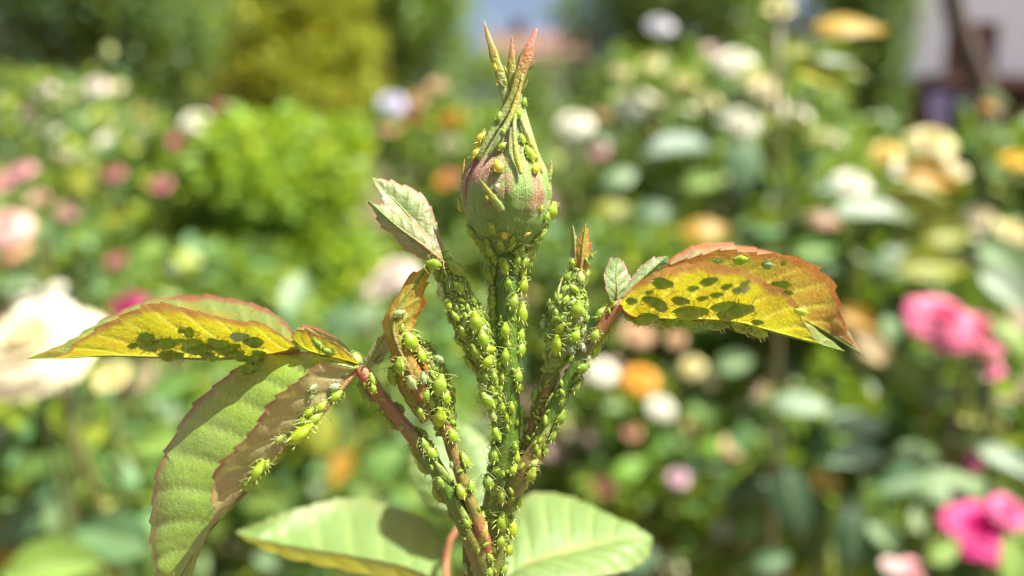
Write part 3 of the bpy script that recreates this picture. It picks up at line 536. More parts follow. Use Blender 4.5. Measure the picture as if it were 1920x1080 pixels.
cl_E = stalk('young_shoot', 'right flower shoot', [(1030, 705, .8, 11, .2), (1040, 672, 1, 20, .05), (1055, 632, 1.2, 31, 0), (1066, 592, 1.2, 34, 0), (1072, 555, 1, 27, .05), (1080, 522, .8, 16, .1), (1087, 500, .5, 9, .3)], SHOOT, 'fuzzy', 50, 18, .16, .85)
cl_B = stalk('young_shoot', 'upper left young shoot', [(946, 830, .5, 8, 0), (934, 775, 1.2, 12, 0), (918, 715, 1.6, 17, 0), (896, 645, 2, 25, 0), (874, 592, 2, 28, .05), (857, 545, 1.8, 23, .05), (840, 508, 1.5, 18, .1), (828, 478, 1.2, 8, .2)], SHOOT, 'fuzzy', 60, 18, .14, .7)
cl_C = stalk('young_shoot', 'crowded left shoot', [(836, 812, 1.5, 13, .2), (826, 765, 1.5, 24, .05), (808, 715, 1.5, 32, .05), (788, 668, 1.2, 26, .1), (770, 630, 1, 10, .3)], SHOOT, 'fuzzy', 45, 18, .16, .8)

for a in ([(900, 1020, 3.4, 13, .8), (907, 1000, 3.9, 11, 1.0), (912, 978, 3.4, 3, .9)], [(962, 928, 2.6, 14, .4), (975, 905, 3.4, 13, .6), (984, 880, 3.4, 3, .5)], [(845, 905, 3.5, 12, .1), (826, 880, 3.8, 9, .1), (812, 862, 3.6, 2, .2)], [(880, 985, 3.8, 13, .3), (866, 960, 4, 9, .2), (852, 930, 3.9, 2, .1)], [(1005, 850, 3.6, 12, .6), (1022, 815, 3.6, 9, .3), (1040, 775, 3.3, 2, .2)]):
    a = [(p[0], p[1], p[2] - .5, p[3] * .7, p[4] * .6) for p in a]
    stalk('stipule', 'leaf base', a, SHOOT, 'fuzzy', 18, 10, .1, .45)
# ---- leaves: one sheet lofted over far margin, midrib and near margin
def leaf(name, host, mid, ea, eb, mat, parent, upper, teeth=15, tooth=7.0, nt=150, ns=14, bulge=(1.2, 1.2), quilt=0.25, nv=9, wav=0.0, test=0):
    m = spline([tuple(H(*p)) for p in mid], nt + 1)
    hs = []
    for e in (ea, eb): hs.append(spline([tuple(H(*p)) for p in e], nt + 1))
    u = np.linspace(0, 1, nt + 1); Vg = np.zeros((nt + 1, 2 * ns + 1, 3)); sa = np.zeros((nt + 1, 2 * ns + 1)); ve = np.zeros_like(sa)
    T = np.gradient(m, axis=0); T /= np.linalg.norm(T, axis=1)[:, None] + 1e-15
    up = np.array(upper, dtype=float)
    ph = random.random()
    for k, e in enumerate(hs):
        ac = e - m; L = np.linalg.norm(ac, axis=1)[:, None] + 1e-9; dirn = ac / L
        fr = (u * teeth * (1 + .12 * np.sin(5 * u + k)) + ph + .37 * k) % 1.0
        amp = tooth * PX * np.clip(np.minimum(u * 9, (1 - u) * 9), 0, 1) * (0.7 + .5 * np.sin(17 * u + 3 * k) ** 2)
        nrm = np.cross(T, dirn); nrm /= np.linalg.norm(nrm, axis=1)[:, None] + 1e-9
        if (nrm @ up).mean() < 0: nrm = -nrm
        for j in range(ns + 1):
            s = j / ns; col = ns + j if k == 1 else ns - j
            if k == 1 and j == 0: continue
            vp = ((u - 0.20 * s * (1 - .3 * u)) * nv + .3 * k) % 1.0; vd = np.minimum(vp, 1 - vp)
            v = np.exp(-(vd / (0.055 + .02 * s)) ** 2) * (1 - .5 * s); v = np.maximum(v, math.exp(-(s / .05) ** 2))
            relief = quilt * 1e-3 * (0.5 - np.exp(-(vd / .16) ** 2)) * math.sin(math.pi * min(1, s * 1.05)) * np.clip(L[:, 0] / (45 * PX), .1, 1)
            b = -bulge[k] * 1e-3 * 4 * s * (1 - s) * np.clip(L[:, 0] / (60 * PX), 0, 1.3)
            wv = wav * 1e-3 * np.sin(u * 21 + k * 2) * s ** 3
            tw = (amp * (fr ** 1.2) * (s ** 7))[:, None]
            Vg[:, col] = m + ac * s + nrm * (b + relief + wv)[:, None] + dirn * tw + T * tw * .55
            sa[:, col] = s; ve[:, col] = v
    w = 2 * ns + 1; V = Vg.reshape(-1, 3)
    idx = np.arange((nt + 1) * w).reshape(nt + 1, w)
    Fc = np.stack([idx[:-1, :-1], idx[1:, :-1], idx[1:, 1:], idx[:-1, 1:]], -1).reshape(-1, 4)
    i, j = nt // 2, ns // 2 + test * ns
    nn = np.cross(Vg[i + 1, j] - Vg[i, j], Vg[i, j + 1] - Vg[i, j])
    if nn @ up < 0: Fc = Fc[:, ::-1].copy()
    HOST.append((host, V, [tuple(f) for f in Fc.tolist()], False))
    o = obj(name, V, Fc, M[mat], parent, {'s': sa.ravel(), 't': np.repeat(u, w), 'vein': ve.ravel()})
    # midrib as a fine raised cord
    r = np.linspace(5, 1.2, nt // 3 + 1) * PX * min(1.0, np.linalg.norm(m[-1] - m[0]) / (300 * PX) + .25)
    Vr, Fr, tr = tube_geo(m[::3], r[:len(m[::3])], 8)
    obj('midrib', Vr, Fr, M['stem'], o, {'red': np.clip(.75 - tr * .9, 0, 1)})
    return o
AWAY = (0, 1, .35); TOWARD = (0, -1, .5)
leaf('leaflet', 'left yellow leaflet', [(560, 656, 0), (480, 668, -4), (400, 672, -5), (300, 670, -5), (200, 667, -4), (123, 671, -3), (52, 672, -3)],
     [(560, 652, 1), (523, 625, 3), (486, 604, 4), (445, 602, 4), (393, 590, 4), (341, 577, 4), (300, 569, 4), (258, 580, 3), (201, 608, 2), (154, 637, 1), (115, 668, -1), (52, 672, -3)],
     [(560, 648, -2), (535, 605, -9), (480, 572, -13), (400, 556, -15), (330, 556, -15), (270, 566, -13), (200, 597, -9), (130, 640, -5), (52, 672, -3)], 'leaf_lime', st_D, AWAY, 17, 6, bulge=(.2, 1.0))
leaf('leaflet', 'drooping green leaflet', [(672, 692, 2), (642, 727, 3.5), (600, 779, 5), (569, 810, 6), (528, 847, 6.5), (492, 888, 7), (455, 930, 7), (424, 961, 7), (388, 1002, 7), (352, 1060, 7), (300, 1150, 7)],
     [(672, 690, 3), (606, 683, 6), (564, 712, 9), (512, 753, 10), (476, 805, 10.5), (445, 842, 10.5), (409, 878, 10.5), (401, 914, 10), (404, 950, 10), (396, 987, 9.5), (372, 1039, 9), (355, 1075, 8), (300, 1150, 7)],
     [(672, 688, 1), (626, 668, 0), (564, 660, -1), (497, 668, -2.5), (445, 691, -3.5), (393, 733, -3.5), (357, 769, -3), (326, 821, -2), (300, 878, 0), (284, 976, 2), (290, 1039, 4), (292, 1090, 5), (300, 1150, 7)], 'leaf_green', st_D, (0, -1, .5), 22, 8, nt=200, bulge=(.5, -1.2), quilt=.32, nv=10, test=1)
leaf('leaflet', 'small left leaflet', [(672, 682, 1), (620, 669, 1), (575, 656, 0), (548, 634, -1)], [(672, 680, 2), (637, 650, 3), (600, 630, 3), (570, 619, 2), (548, 624, -1)], [(672, 678, 0), (640, 641, -3), (600, 619, -4), (572, 612, -3), (548, 622, -1)], 'leaf_lime', st_D, AWAY, 7, 4, nt=70, ns=9, bulge=(.5, .5), nv=6)
leaf('leaflet', 'small left leaflet', [(682, 695, 2), (702, 662, 2), (716, 640, 1), (729, 621, 0)], [(679, 693, 3), (694, 655, 3), (711, 634, 2), (729, 621, 0)], [(688, 695, 0), (722, 668, -2), (733, 645, -2), (729, 621, 0)], 'leaf_pale', st_D, AWAY, 5, 3, nt=50, ns=7, bulge=(.3, .3), nv=5)
# curled orange young leaf of the crowded shoot
leaf('young_leaf', 'curled orange leaf', [(792, 752, 4), (770, 700, 4.5), (745, 648, 4.5), (738, 612, 4), (752, 570, 3), (782, 530, 2), (811, 487, 0)], [(782, 752, 4), (750, 700, 3.5), (727, 648, 3), (722, 605, 2), (738, 565, 2), (766, 527, 1.5), (811, 487, 0)], [(800, 748, 4), (788, 695, 4), (770, 648, 3.5), (772, 612, 3), (790, 578, 2.5), (795, 540, 2), (811, 487, 0)], 'leaf_orange', cl_C, AWAY, 9, 6, nt=90, ns=9, bulge=(.8, .6), nv=8, wav=.3)
leaf('young_leaf', 'curled orange leaf', [(832, 760, 2.5), (815, 700, 3), (795, 655, 2.5), (770, 620, 1)], [(824, 762, 3), (803, 702, 3.4), (785, 660, 3), (770, 620, 1)], [(842, 755, 1.5), (829, 695, 2), (812, 660, 1.5), (770, 620, 1)], 'leaf_orange', cl_C, AWAY, 6, 4, nt=60, ns=7, bulge=(.4, .4), nv=6)
leaf('young_leaf', 'crowded left shoot', [(800, 790, 3.5), (775, 735, 3.5), (752, 690, 3), (735, 660, 2)], [(790, 795, 3), (757, 745, 2.5), (738, 700, 2), (735, 660, 2)], [(812, 785, 3.5), (792, 730, 3.2), (765, 690, 2.8), (735, 660, 2)], 'leaf_lime', cl_C, AWAY, 6, 3, nt=60, ns=7, bulge=(.4, .4), nv=6)
# pair of folded young leaves above the upper left shoot
leaf('young_leaf', 'pale young leaf', [(833, 482, 1), (790, 432, 0), (745, 382, -1), (696, 333, -2)], [(830, 484, 2), (778, 440, 1.5), (731, 390, 0), (712, 355, -1), (696, 333, -2)], [(836, 480, 0), (827, 448, -1), (813, 405, -2), (804, 384, -2), (784, 361, -2.5), (740, 343, -2.5), (696, 333, -2)], 'leaf_pale', cl_B, AWAY, 9, 5, nt=90, ns=11, bulge=(.5, .8), nv=7)
leaf('young_leaf', 'pale young leaf', [(840, 500, 2.5), (795, 462, 3), (745, 425, 2.5), (689, 375, 1)], [(840, 495, 2.5), (824, 466, 2), (776, 416, 1.5), (731, 396, 1), (689, 375, 1)], [(838, 506, 2.5), (808, 494, 2.5), (760, 464, 2), (722, 426, 1.5), (703, 402, 1), (689, 375, 1)], 'leaf_pale', cl_B, AWAY, 10, 5, nt=90, ns=10, bulge=(.6, .6), nv=8, wav=.35)
# right compound leaf
leaf('leaflet', 'right yellow leaflet', [(1162, 574, 2), (1187, 596, 2), (1240, 599, 2), (1300, 599, 2), (1377, 604, 2), (1437, 619, 2), (1523, 642, 2), (1583, 658, 0)],
     [(1162, 568, 3), (1187, 537, 6), (1227, 513, 8), (1267, 499, 11), (1327, 495, 12), (1390, 507, 11), (1427, 526, 10), (1467, 547, 7), (1493, 573, 6), (1507, 607, 4), (1535, 642, 2), (1583, 658, 0)],
     [(1162, 566, 0), (1190, 545, -4), (1240, 520, -5), (1300, 505, -6), (1380, 515, -6), (1440, 545, -5), (1500, 600, -2), (1540, 628, -1), (1583, 658, 0)], 'leaf_lime', st_F, AWAY, 16, 6, bulge=(.2, 1.0))
leaf('leaflet', 'right bronze leaflet', [(1162, 570, 1), (1250, 560, -3), (1350, 556, -4), (1440, 572, -6), (1530, 612, -7), (1613, 662, -7)],
     [(1165, 562, 0), (1240, 505, -1), (1320, 478, 1), (1360, 470, 1.5), (1417, 477, 1.5), (1483, 481, 1), (1520, 497, 0), (1560, 530, -2), (1573, 580, -6), (1590, 627, -7), (1613, 662, -7)],
     [(1165, 558, -3), (1230, 505, -8), (1277, 474, -10), (1310, 460, -11), (1353, 457, -12), (1393, 463, -13), (1450, 476, -13), (1530, 525, -12), (1613, 662, -7)], 'leaf_bronze', st_F, AWAY, 18, 7, bulge=(.3, 1.0))
leaf('leaflet', 'small right leaflet', [(1155, 576, 2), (1157, 545, 2), (1155, 512, 1), (1156, 483, 0)], [(1152, 576, 2), (1138, 542, 2.5), (1135, 510, 2), (1146, 488, 1), (1156, 483, 0)], [(1160, 574, 1), (1181, 532, 0), (1173, 502, -1), (1163, 487, -1), (1156, 483, 0)], 'leaf_pale', st_F, TOWARD, 5, 4, nt=60, ns=8, bulge=(.4, .4), nv=5)
leaf('leaflet', 'small right leaflet', [(1168, 562, 1), (1190, 535, 0), (1220, 507, -1), (1251, 481, -2)], [(1166, 560, 1), (1182, 527, 0), (1206, 497, -1), (1230, 484, -2), (1251, 481, -2)], [(1172, 562, 0), (1205, 538, -1), (1235, 512, -2), (1254, 494, -2), (1251, 481, -2)], 'leaf_pale', st_F, TOWARD, 7, 4, nt=60, ns=8, bulge=(.4, .4), nv=5)
# tips of the right flower shoot
leaf('young_leaf', 'right flower shoot', [(1083, 535, 1.5), (1090, 490, 1.5), (1093, 455, 1), (1098, 419, .5)], [(1074, 535, 1), (1079, 490, 1), (1083, 455, .7), (1098, 419, .5)], [(1094, 535, 1), (1104, 485, .8), (1104, 450, .5), (1098, 419, .5)], 'leaf_orange', cl_E, AWAY, 4, 5, nt=60, ns=6, bulge=(.3, .3), nv=5)
leaf('young_leaf', 'right flower shoot', [(1078, 520, 1), (1078, 475, 1), (1074, 421, .5)], [(1073, 520, 1), (1071, 470, .6), (1074, 421, .5)], [(1084, 520, .8), (1085, 470, .5), (1074, 421, .5)], 'leaf_pale', cl_E, AWAY, 4, 3, nt=40, ns=5, bulge=(.2, .2), nv=4)
for a in ([(1094, 500, 1), (1104, 484, 1.2), (1119, 472, 1.2)], [(1040, 610, 1.5), (1034, 590, 1.5), (1030, 560, 1)], [(1095, 600, 1.5), (1100, 575, 1.5), (1097, 545, 1)], [(1050, 580, 2.5), (1046, 550, 2.5), (1055, 520, 1.5)]):
    q = spline([tuple(H(*p)) for p in a], 14); V, Fc, t = tube_geo(q, np.linspace(5, .6, 14) * PX, 8, .5); hero('bract', 'right flower shoot', V, Fc, M['fuzzy'], cl_E, {'red': t * .5})
# out-of-focus older leaves lower on the cane
leaf('leaflet', 'lower left leaf', [(862, 1120, -34), (760, 1092, -36), (640, 1062, -38), (540, 1038, -40), (475, 1014, -42), (440, 998, -43)], [(862, 1112, -33), (770, 1066, -30), (650, 1040, -30), (560, 1026, -33), (490, 1012, -38), (440, 998, -43)], [(862, 1100, -36), (838, 1040, -46), (800, 980, -54), (740, 950, -58), (650, 936, -60), (560, 955, -54), (500, 975, -48), (440, 998, -43)], 'leaf_mature', stem, AWAY, 17, 7, nt=110, ns=10, bulge=(1, 2), quilt=.5, nv=8)
leaf('leaflet', 'lower right leaf', [(930, 1100, -30), (1000, 1055, -34), (1072, 1036, -38), (1150, 1015, -42), (1224, 1008, -46)], [(930, 1104, -28), (1000, 1098, -26), (1090, 1086, -28), (1170, 1070, -34), (1210, 1045, -40), (1224, 1008, -46)], [(935, 1080, -32), (950, 985, -46), (985, 932, -52), (1040, 926, -56), (1100, 945, -56), (1165, 978, -52), (1224, 1008, -46)], 'leaf_mature', stem, (0, -.4, 1), 17, 7, nt=110, ns=10, bulge=(-1, -1), quilt=.6, nv=8)
leaf('leaflet', 'lower middle leaf', [(868, 985, -44), (856, 930, -47), (848, 860, -52), (848, 786, -58)], [(864, 985, -44), (800, 950, -46), (768, 880, -50), (792, 818, -55), (848, 786, -58)], [(875, 982, -44), (926, 950, -46), (934, 880, -50), (908, 825, -55), (848, 786, -58)], 'leaf_mature', stem, (0, -.6, .8), 14, 6, nt=90, ns=10, bulge=(-1, -1), quilt=.5, nv=8)
for a in ([(868, 985, -44, 8, .8), (845, 1010, -42, 8, .9), (836, 1080, -38, 9, .9), (860, 1180, -22, 10, .6), (905, 1300, -6, 12, .3)], [(862, 1120, -34, 7, .5), (880, 1200, -20, 8, .4), (905, 1310, -6, 10, .3)], [(930, 1098, -31, 7, .4), (925, 1200, -18, 8, .4), (910, 1320, -6, 10, .3)]):
    stalk('leaf_stalk', 'lower leaf stalk', a, SHOOT, 'stem', 24, 10)

# ---- the bud: hip and closed core, five wrapped sepals, strands and tips
BY = [(492, 24, 950), (475, 34, 951), (460, 44, 952), (446, 54, 952), (436, 64, 951), (420, 75, 950), (398, 81.5, 950), (375, 83.5, 949.5), (353, 83.5, 949.5), (322, 76, 949), (287, 57, 952), (242, 37, 958), (198, 20, 963), (176, 13, 966)]
def bud_prof(h):
    hh = np.linspace(0, 1, len(BY)); yy = np.interp(h, hh, [b[0] for b in BY]); return yy, np.interp(yy, [b[0] for b in BY][::-1], [b[1] for b in BY][::-1]), np.interp(yy, [b[0] for b in BY][::-1], [b[2] for b in BY][::-1])
BSP = spline([(b[0], b[1], b[2]) for b in BY], 101)
def bud_pt(h, th, k=1.0):
    y, r, x = BSP[int(round(np.clip(h, 0, 1) * 100))]
    r *= k; return H(x + r * math.sin(th), y, r * math.cos(th) * PX * 1e3)
hb = np.linspace(0, 1, 61); nth = 72; V = []; ha = []; ta = []
for h in hb:
    for j in range(nth):
        th = 2 * math.pi * j / nth; V.append(bud_pt(h, th, .965 + .012 * math.cos(5 * th + 3 * h))); ha.append(h); ta.append(math.sin(th) + .3 * math.cos(th))
Fc = [(i * nth + j, i * nth + (j + 1) % nth, (i + 1) * nth + (j + 1) % nth, (i + 1) * nth + j) for i in range(60) for j in range(nth)]
bud = hero('flower_bud', 'bud', V, Fc, M['bud'], SHOOT, {'h': ha, 'th': ta})
bud['label'] = 'closed green bud blushed pink with long sepal tips'
for k, (c0, ce, half) in enumerate(((-.62, -.15, .60), (.58, .30, .62), (1.85, 1.4, .6), (3.1, 3.0, .62), (-1.85, -1.5, .6))):
    nh, nw = 44, 16; V = []; ha = []; ta = []
    for i in range(nh + 1):
        h = .30 + .66 * i / nh; u = i / nh
        hw = half * (1 - .15 * u) * (1 if u < .7 else 1 - .55 * ((u - .7) / .3)); c = c0 + (ce - c0) * u
        for j in range(nw + 1):
            v = j / nw * 2 - 1; th = c + hw * v
            kk = 1.0 + .018 * (1 - v * v) + .02 * u + .012 * math.cos(v * 9) - .035 * max(0, abs(v) - .86) / .14 + (.02 if k in (1, 4) else 0)
            if u < .22: kk -= .075 * (1 - u / .22) ** 2
            V.append(bud_pt(h, th, kk)); ha.append(h); ta.append(math.sin(th) + .3 * math.cos(th) + .35 * k)
    w = nw + 1; Fc = [(i * w + j, i * w + j + 1, (i + 1) * w + j + 1, (i + 1) * w + j) for i in range(nh) for j in range(nw)]
    hero('sepal', 'bud', V, Fc, M['bud'], bud, {'h': ha, 'th': ta})
def strand(name, pts, flat=.5, red=0.0, n=36, sides=10, mat='tip'):
    q = spline([tuple(H(p[0], p[1], p[2])) + (p[3] * PX / 2 * .88,) for p in pts], n)
    V, Fc, t = tube_geo(q[:, :3], np.maximum(q[:, 3], 4e-6), sides, flat, .14); return hero(name, 'bud', V, Fc, M[mat], bud, {'t': t, 'red': t * 0 + red})
strand('sepal_tip', [(897, 300, 3.6, 8), (908, 275, 3.6, 11), (925, 243, 3.2, 14), (944, 214, 2.6, 15), (960, 185, 2.4, 17), (972, 152, 2.2, 22), (984, 115, 2, 27), (994, 86, 1.8, 20), (1007, 53, 1.2, 1.5)], .32, 1.0)
strand('sepal_tip', [(915, 292, 4.6, 6), (934, 262, 4.6, 10), (952, 230, 3.9, 12), (965, 200, 3.2, 12), (974, 168, 2.6, 9), (980, 140, 2.4, 4)], .6, .2)
strand('sepal_tip', [(950, 215, 1.5, 10), (945, 178, 1.5, 15), (938, 142, 1.4, 20), (928, 108, 1.2, 19), (917, 74, 1, 12), (907, 37, .5, 1.5)], .3, .45)
strand('sepal_tip', [(962, 200, .5, 11), (959, 160, .5, 16), (959, 125, .4, 17), (960, 98, .3, 12), (960, 69, 0, 1.5)], .3, 1.0)
strand('sepal_tip', [(966, 214, 3.4, 8), (964, 245, 4.6, 9), (966, 275, 5.4, 11), (970, 300, 5.9, 13), (977, 326, 6.5, 7)], .7, .0)
strand('sepal_tip', [(972, 208, 2.2, 9), (982, 238, 3.0, 11), (994, 268, 3.2, 12), (1006, 296, 3.2, 10), (1016, 325, 3.4, 6)], .6, .1)
strand('sepal_tip', [(955, 205, -1.5, 9), (950, 235, -2, 11), (935, 268, -2, 10)], .6, .1)
strand('bract', [(942, 396, 6.1, 16), (932, 382, 6.5, 17), (918, 362, 7.0, 11), (898, 334, 7.3, 1.5)], .5, .25)
strand('bract', [(873, 354, 1.5, 9), (870, 338, 1.5, 10), (869, 320, 1.5, 7), (871, 298, 1.2, 1)], .5, .6)
strand('bract', [(1027, 348, 1.5, 8), (1030, 332, 1.5, 10), (1033, 318, 1.4, 7), (1033, 296, 1.2, 1)], .5, .6)
for a in [(976, 175, 990, 150), (946, 165, 934, 150), (950, 140, 943, 120), (992, 130, 1003, 112)]:
    strand('sepal_tip', [(a[0], a[1], 2, 5), ((a[0] + a[2]) / 2 + 1, (a[1] + a[3]) / 2, 2.2, 4), (a[2], a[3], 2.2, .8)], .6, .8, 10, 6)

# ------------------------------------------------------------------ surfaces for settling hairs and aphids
AV = []; AF = []; FH = []; FCl = []
for hname, V, Fc, closed in HOST:
    k = len(AV); AV += [tuple(v) for v in V]
    for f in Fc: AF.append(tuple(int(i) + k for i in f)); FH.append(hname); FCl.append(closed)
bvh = BVHTree.FromPolygons(AV, AF, all_triangles=False, epsilon=0.0)
AVn = np.array(AV)
BYHOST = {}
for i, hname in enumerate(FH):
    if AVn[AF[i][0]][2] > CAM.z - .09: BYHOST.setdefault(hname, []).append(i)
def face_at(i):
    v = AVn[list(AF[i])]; c = v.mean(0); n_ = np.cross(v[1] - v[0], v[2] - v[0]); l = np.linalg.norm(n_)
    return Vector(c), Vector(n_ / l) if l > 0 else Vector((0, 0, 1)), l
def outward(i):
    c, n_, a = face_at(i)
    # tubes are wound so that normals point out; check by the ring of its own host mesh
    return c, n_, a
# fine hairs: joined, too small to count
def hairs(hosts, count, lmin, lmax, r, parent, name='fine_hairs'):
    ids = [i for h in hosts for i in BYHOST[h] if FCl[i]]; ar = np.array([face_at(i)[2] for i in ids]); ar /= ar.sum()
    pick = RNG.choice(len(ids), count, p=ar); V = []; Fc = []
    for k in pick:
        c, n_, _ = face_at(ids[k])
        if n_.dot(-FWD) < -.4: continue
        if (c - CAM).length > .14 or c.z < CAM.z - .1: continue
        c = c + Vector(RNG.normal(size=3)) * 4e-5; L = random.uniform(lmin, lmax); d = (n_ + Vector(RNG.normal(size=3)) * .35 + Vector((0, 0, .15))).normalized()
        a = d.orthogonal().normalized() * r; b2 = d.cross(a).normalized() * r; k0 = len(V)
        V += [c + a - n_ * 5e-5, c - a * .5 + b2 * .86 - n_ * 5e-5, c - a * .5 - b2 * .86 - n_ * 5e-5, c + d * L]
        Fc += [(k0, k0 + 1, k0 + 3), (k0 + 1, k0 + 2, k0 + 3), (k0 + 2, k0, k0 + 3)]
    o = obj(name, [tuple(v) for v in V], Fc, M['hair'], parent); o['kind'] = 'stuff'
hairs(['bud'], 900, .0003, .0009, 1.1e-5, bud)
hairs(['upper left young shoot', 'crowded left shoot', 'right flower shoot'], 1000, .0003, .0008, 1.2e-5, SHOOT)
hairs(['main stem', 'left side branch', 'right leaf stalk'], 500, .0002, .0005, 1.2e-5, SHOOT)

# ------------------------------------------------------------------ aphids
def aphid_mesh(k):
    rnd = random.Random(40 + k); V = []; Fc = []; mi = []
    prof = [(-.50, .012), (-.47, .055), (-.42, .12), (-.34, .185), (-.22, .235), (-.08, .258), (.06, .245), (.18, .205), (.27, .165), (.34, .138), (.40, .125), (.455, .10), (.485, .055), (.495, .01)]
    fat = (1.12, 1.0, 1.22, .92, 1.1)[k]; sd = 14
    for i, (x, r) in enumerate(prof):
        for j in range(sd):
            a = 2 * math.pi * j / sd; rr = r * fat * (1 + (.012 * (-1) ** i if 2 < i < 9 else 0))
            V.append((x, math.cos(a) * rr, math.sin(a) * rr * (.92 if math.sin(a) > 0 else .62) + .03 * math.sin((x + .5) * 3.1)))
    for i in range(len(prof) - 1):
        for j in range(sd): Fc.append((i * sd + j, (i + 1) * sd + j, (i + 1) * sd + (j + 1) % sd, i * sd + (j + 1) % sd)); mi.append(0)
    def rod(pts, r0, r1, m, s=4):
        path = spline(pts, max(5, 3 * len(pts))); v, f, _ = tube_geo(path, np.linspace(r0, r1, len(path)), s, flatdir=(.13, .2, 1)); b = len(V)
        V.extend([tuple(q) for q in v]); Fc.extend([tuple(i + b for i in q) for q in f]); mi.extend([m] * len(f))
    for sgn in (-1, 1):
        rod([(-.27, .17 * sgn * fat, .12), (-.36, .21 * sgn, .20), (-.46, .235 * sgn, .26)], .024, .016, 2, 5)           # cornicles
        rod([(.46, .06 * sgn, .06), (.50, .20 * sgn, .16), (.32 + .2 * (k % 2), .42 * sgn, .20), (-.02 + .5 * (k % 2), .60 * sgn, .12)], .014, .008, 2 if k != 3 else 1, 4)   # antennae
        for li, (x0, xk, xf) in enumerate(((.24, .40, .56), (.10, .06, .10), (-.04, -.26, -.48))):
            j = rnd.uniform(-.06, .06); yk = .40 + rnd.uniform(-.04, .05)
            rod([(x0, .13 * sgn, -.06), ((x0 + xk) / 2, .30 * sgn, .05), (xk + j, yk * sgn, .08)], .021, .015, 2, 5)
            rod([(xk + j, yk * sgn, .08), ((xk + xf) / 2 + j, (yk + .07) * sgn, -.05), (xf + j, (yk + .10) * sgn, -.17)], .014, .008, 1, 4)
        rod([(.415, .105 * sgn, .07), (.43, .135 * sgn, .08)], .028, .018, 1, 6)                                            # eyes
    rod([(-.48, 0, .02), (-.56, 0, .05)], .035, .010, 2, 5)                                                                # cauda
    me = mesh_data('aphid', V, Fc, [M['aphid'], M['limb'], M['limb_pale']]); me.polygons.foreach_set('material_index', mi); me.update(); return me
APH = [aphid_mesh(k) for k in range(5)]
TONE = {'b': ('bright yellow green', (.36, .50, .03)), 'm': ('mid green', (.28, .43, .03)), 'd': ('dark olive green', (.29, .43, .035)), 'p': ('pale whitish green', (.46, .56, .20)), 'y': ('yellow', (.66, .55, .05))}
placed = []; counts = {}; PL = np.zeros((4000, 4)); NPL = [0]
def note(p, L):
    PL[NPL[0]] = (p[0], p[1], p[2], L); NPL[0] += 1
def crowded(c, L, k):
    q = PL[:NPL[0]]; return bool(len(q)) and bool((np.linalg.norm(q[:, :3] - np.array(c), axis=1) < k * (L + q[:, 3])).any())
def settle(p, nrm, head, L, tone, host, tilt=0.0):
    L_px = L / PX
    n_ = nrm.normalized(); h = head - n_ * head.dot(n_)
    if h.length < 1e-6: h = n_.orthogonal()
    h = (h.normalized() * math.cos(tilt) + n_ * math.sin(tilt)).normalized(); n2 = (n_ - h * n_.dot(h)).normalized()
    R = frame(n2, h).to_4x4(); k = random.randrange(5)
    o = bpy.data.objects.new('aphid', APH[k]); COL.objects.link(o)
    wd = random.uniform(.88, 1.18) * (.68 if L_px > 44 else 1)
    o.matrix_world = Matrix.Translation(p + n_ * L * .12) @ R @ Matrix.Diagonal((L, L * wd, L * random.uniform(.92, 1.08), 1))
    nm, c = TONE[tone]; j = random.uniform(.82, 1.18); o.color = (c[0] * j * random.uniform(.88, 1.1), c[1] * j, c[2] * random.uniform(.7, 1.5), 1)
    size = 'tiny' if L_px < 17 else 'small' if L_px < 25 else 'medium sized' if L_px < 33 else 'plump large'
    v = p - CAM; dp = v.dot(FWD); qx, qy = 960 + F_PX * v.dot(RGT) / dp, 540 - F_PX * v.dot(UPV) / dp
    def third(t, a, b, c): return a if t < .34 else b if t < .67 else c
    if host == 'bud': where = 'on the ' + ('twisted sepal tips above the bud' if qy < 240 else 'upper half of the closed bud' if qy < 350 else 'lower half of the closed bud')
    elif host == 'main stem': where = 'on the main stem ' + ('right under the bud' if qy < 520 else 'beside the upper left young shoot' if qy < 640 else 'beside the right flower shoot' if qy < 780 else 'at the leaf stalk joints' if qy < 930 else 'below the leaf stalk joints')
    elif host == 'left yellow leaflet': where = 'under the left yellow leaflet ' + third((552 - qx) / 320, 'near its stalk', 'at its middle', 'towards its tip')
    elif host == 'right yellow leaflet': where = 'under the right yellow leaflet ' + third((qx - 1160) / 300, 'near its stalk', 'at its middle', 'towards its tip')
    elif host == 'right bronze leaflet': where = 'under the bronze leaflet ' + third((qx - 1300) / 220, 'near its stalk', 'at its middle', 'towards its tip')
    elif host == 'drooping green leaflet': where = 'under the drooping green leaflet ' + third((670 - qx) / 260, 'near its stalk', 'at its middle', 'towards its tip')
    elif host == 'upper left young shoot': where = third((qy - 480) / 300, 'on top', 'on the middle', 'on the foot') + ' of the upper left young shoot'
    elif host == 'crowded left shoot': where = third((qy - 630) / 180, 'on top', 'on the middle', 'on the foot') + ' of the crowded left shoot'
    elif host == 'right flower shoot': where = third((qy - 480) / 330, 'on top', 'on the middle', 'on the foot') + ' of the right flower shoot'
    elif host == 'right leaf stalk': where = third((qy - 580) / 280, 'on the upper end', 'on the middle', 'on the foot') + ' of the right leaf stalk'
    elif host == 'left side branch': where = third((qy - 690) / 300, 'on the red upper end', 'on the middle', 'on the foot') + ' of the left side branch'
    else: where = 'on the ' + host
    tag(o, f'{size} {nm} aphid {where}', 'aphid', f'aphids, {size} {nm}, {where}')
    note(p, L); counts[host] = counts.get(host, 0) + 1
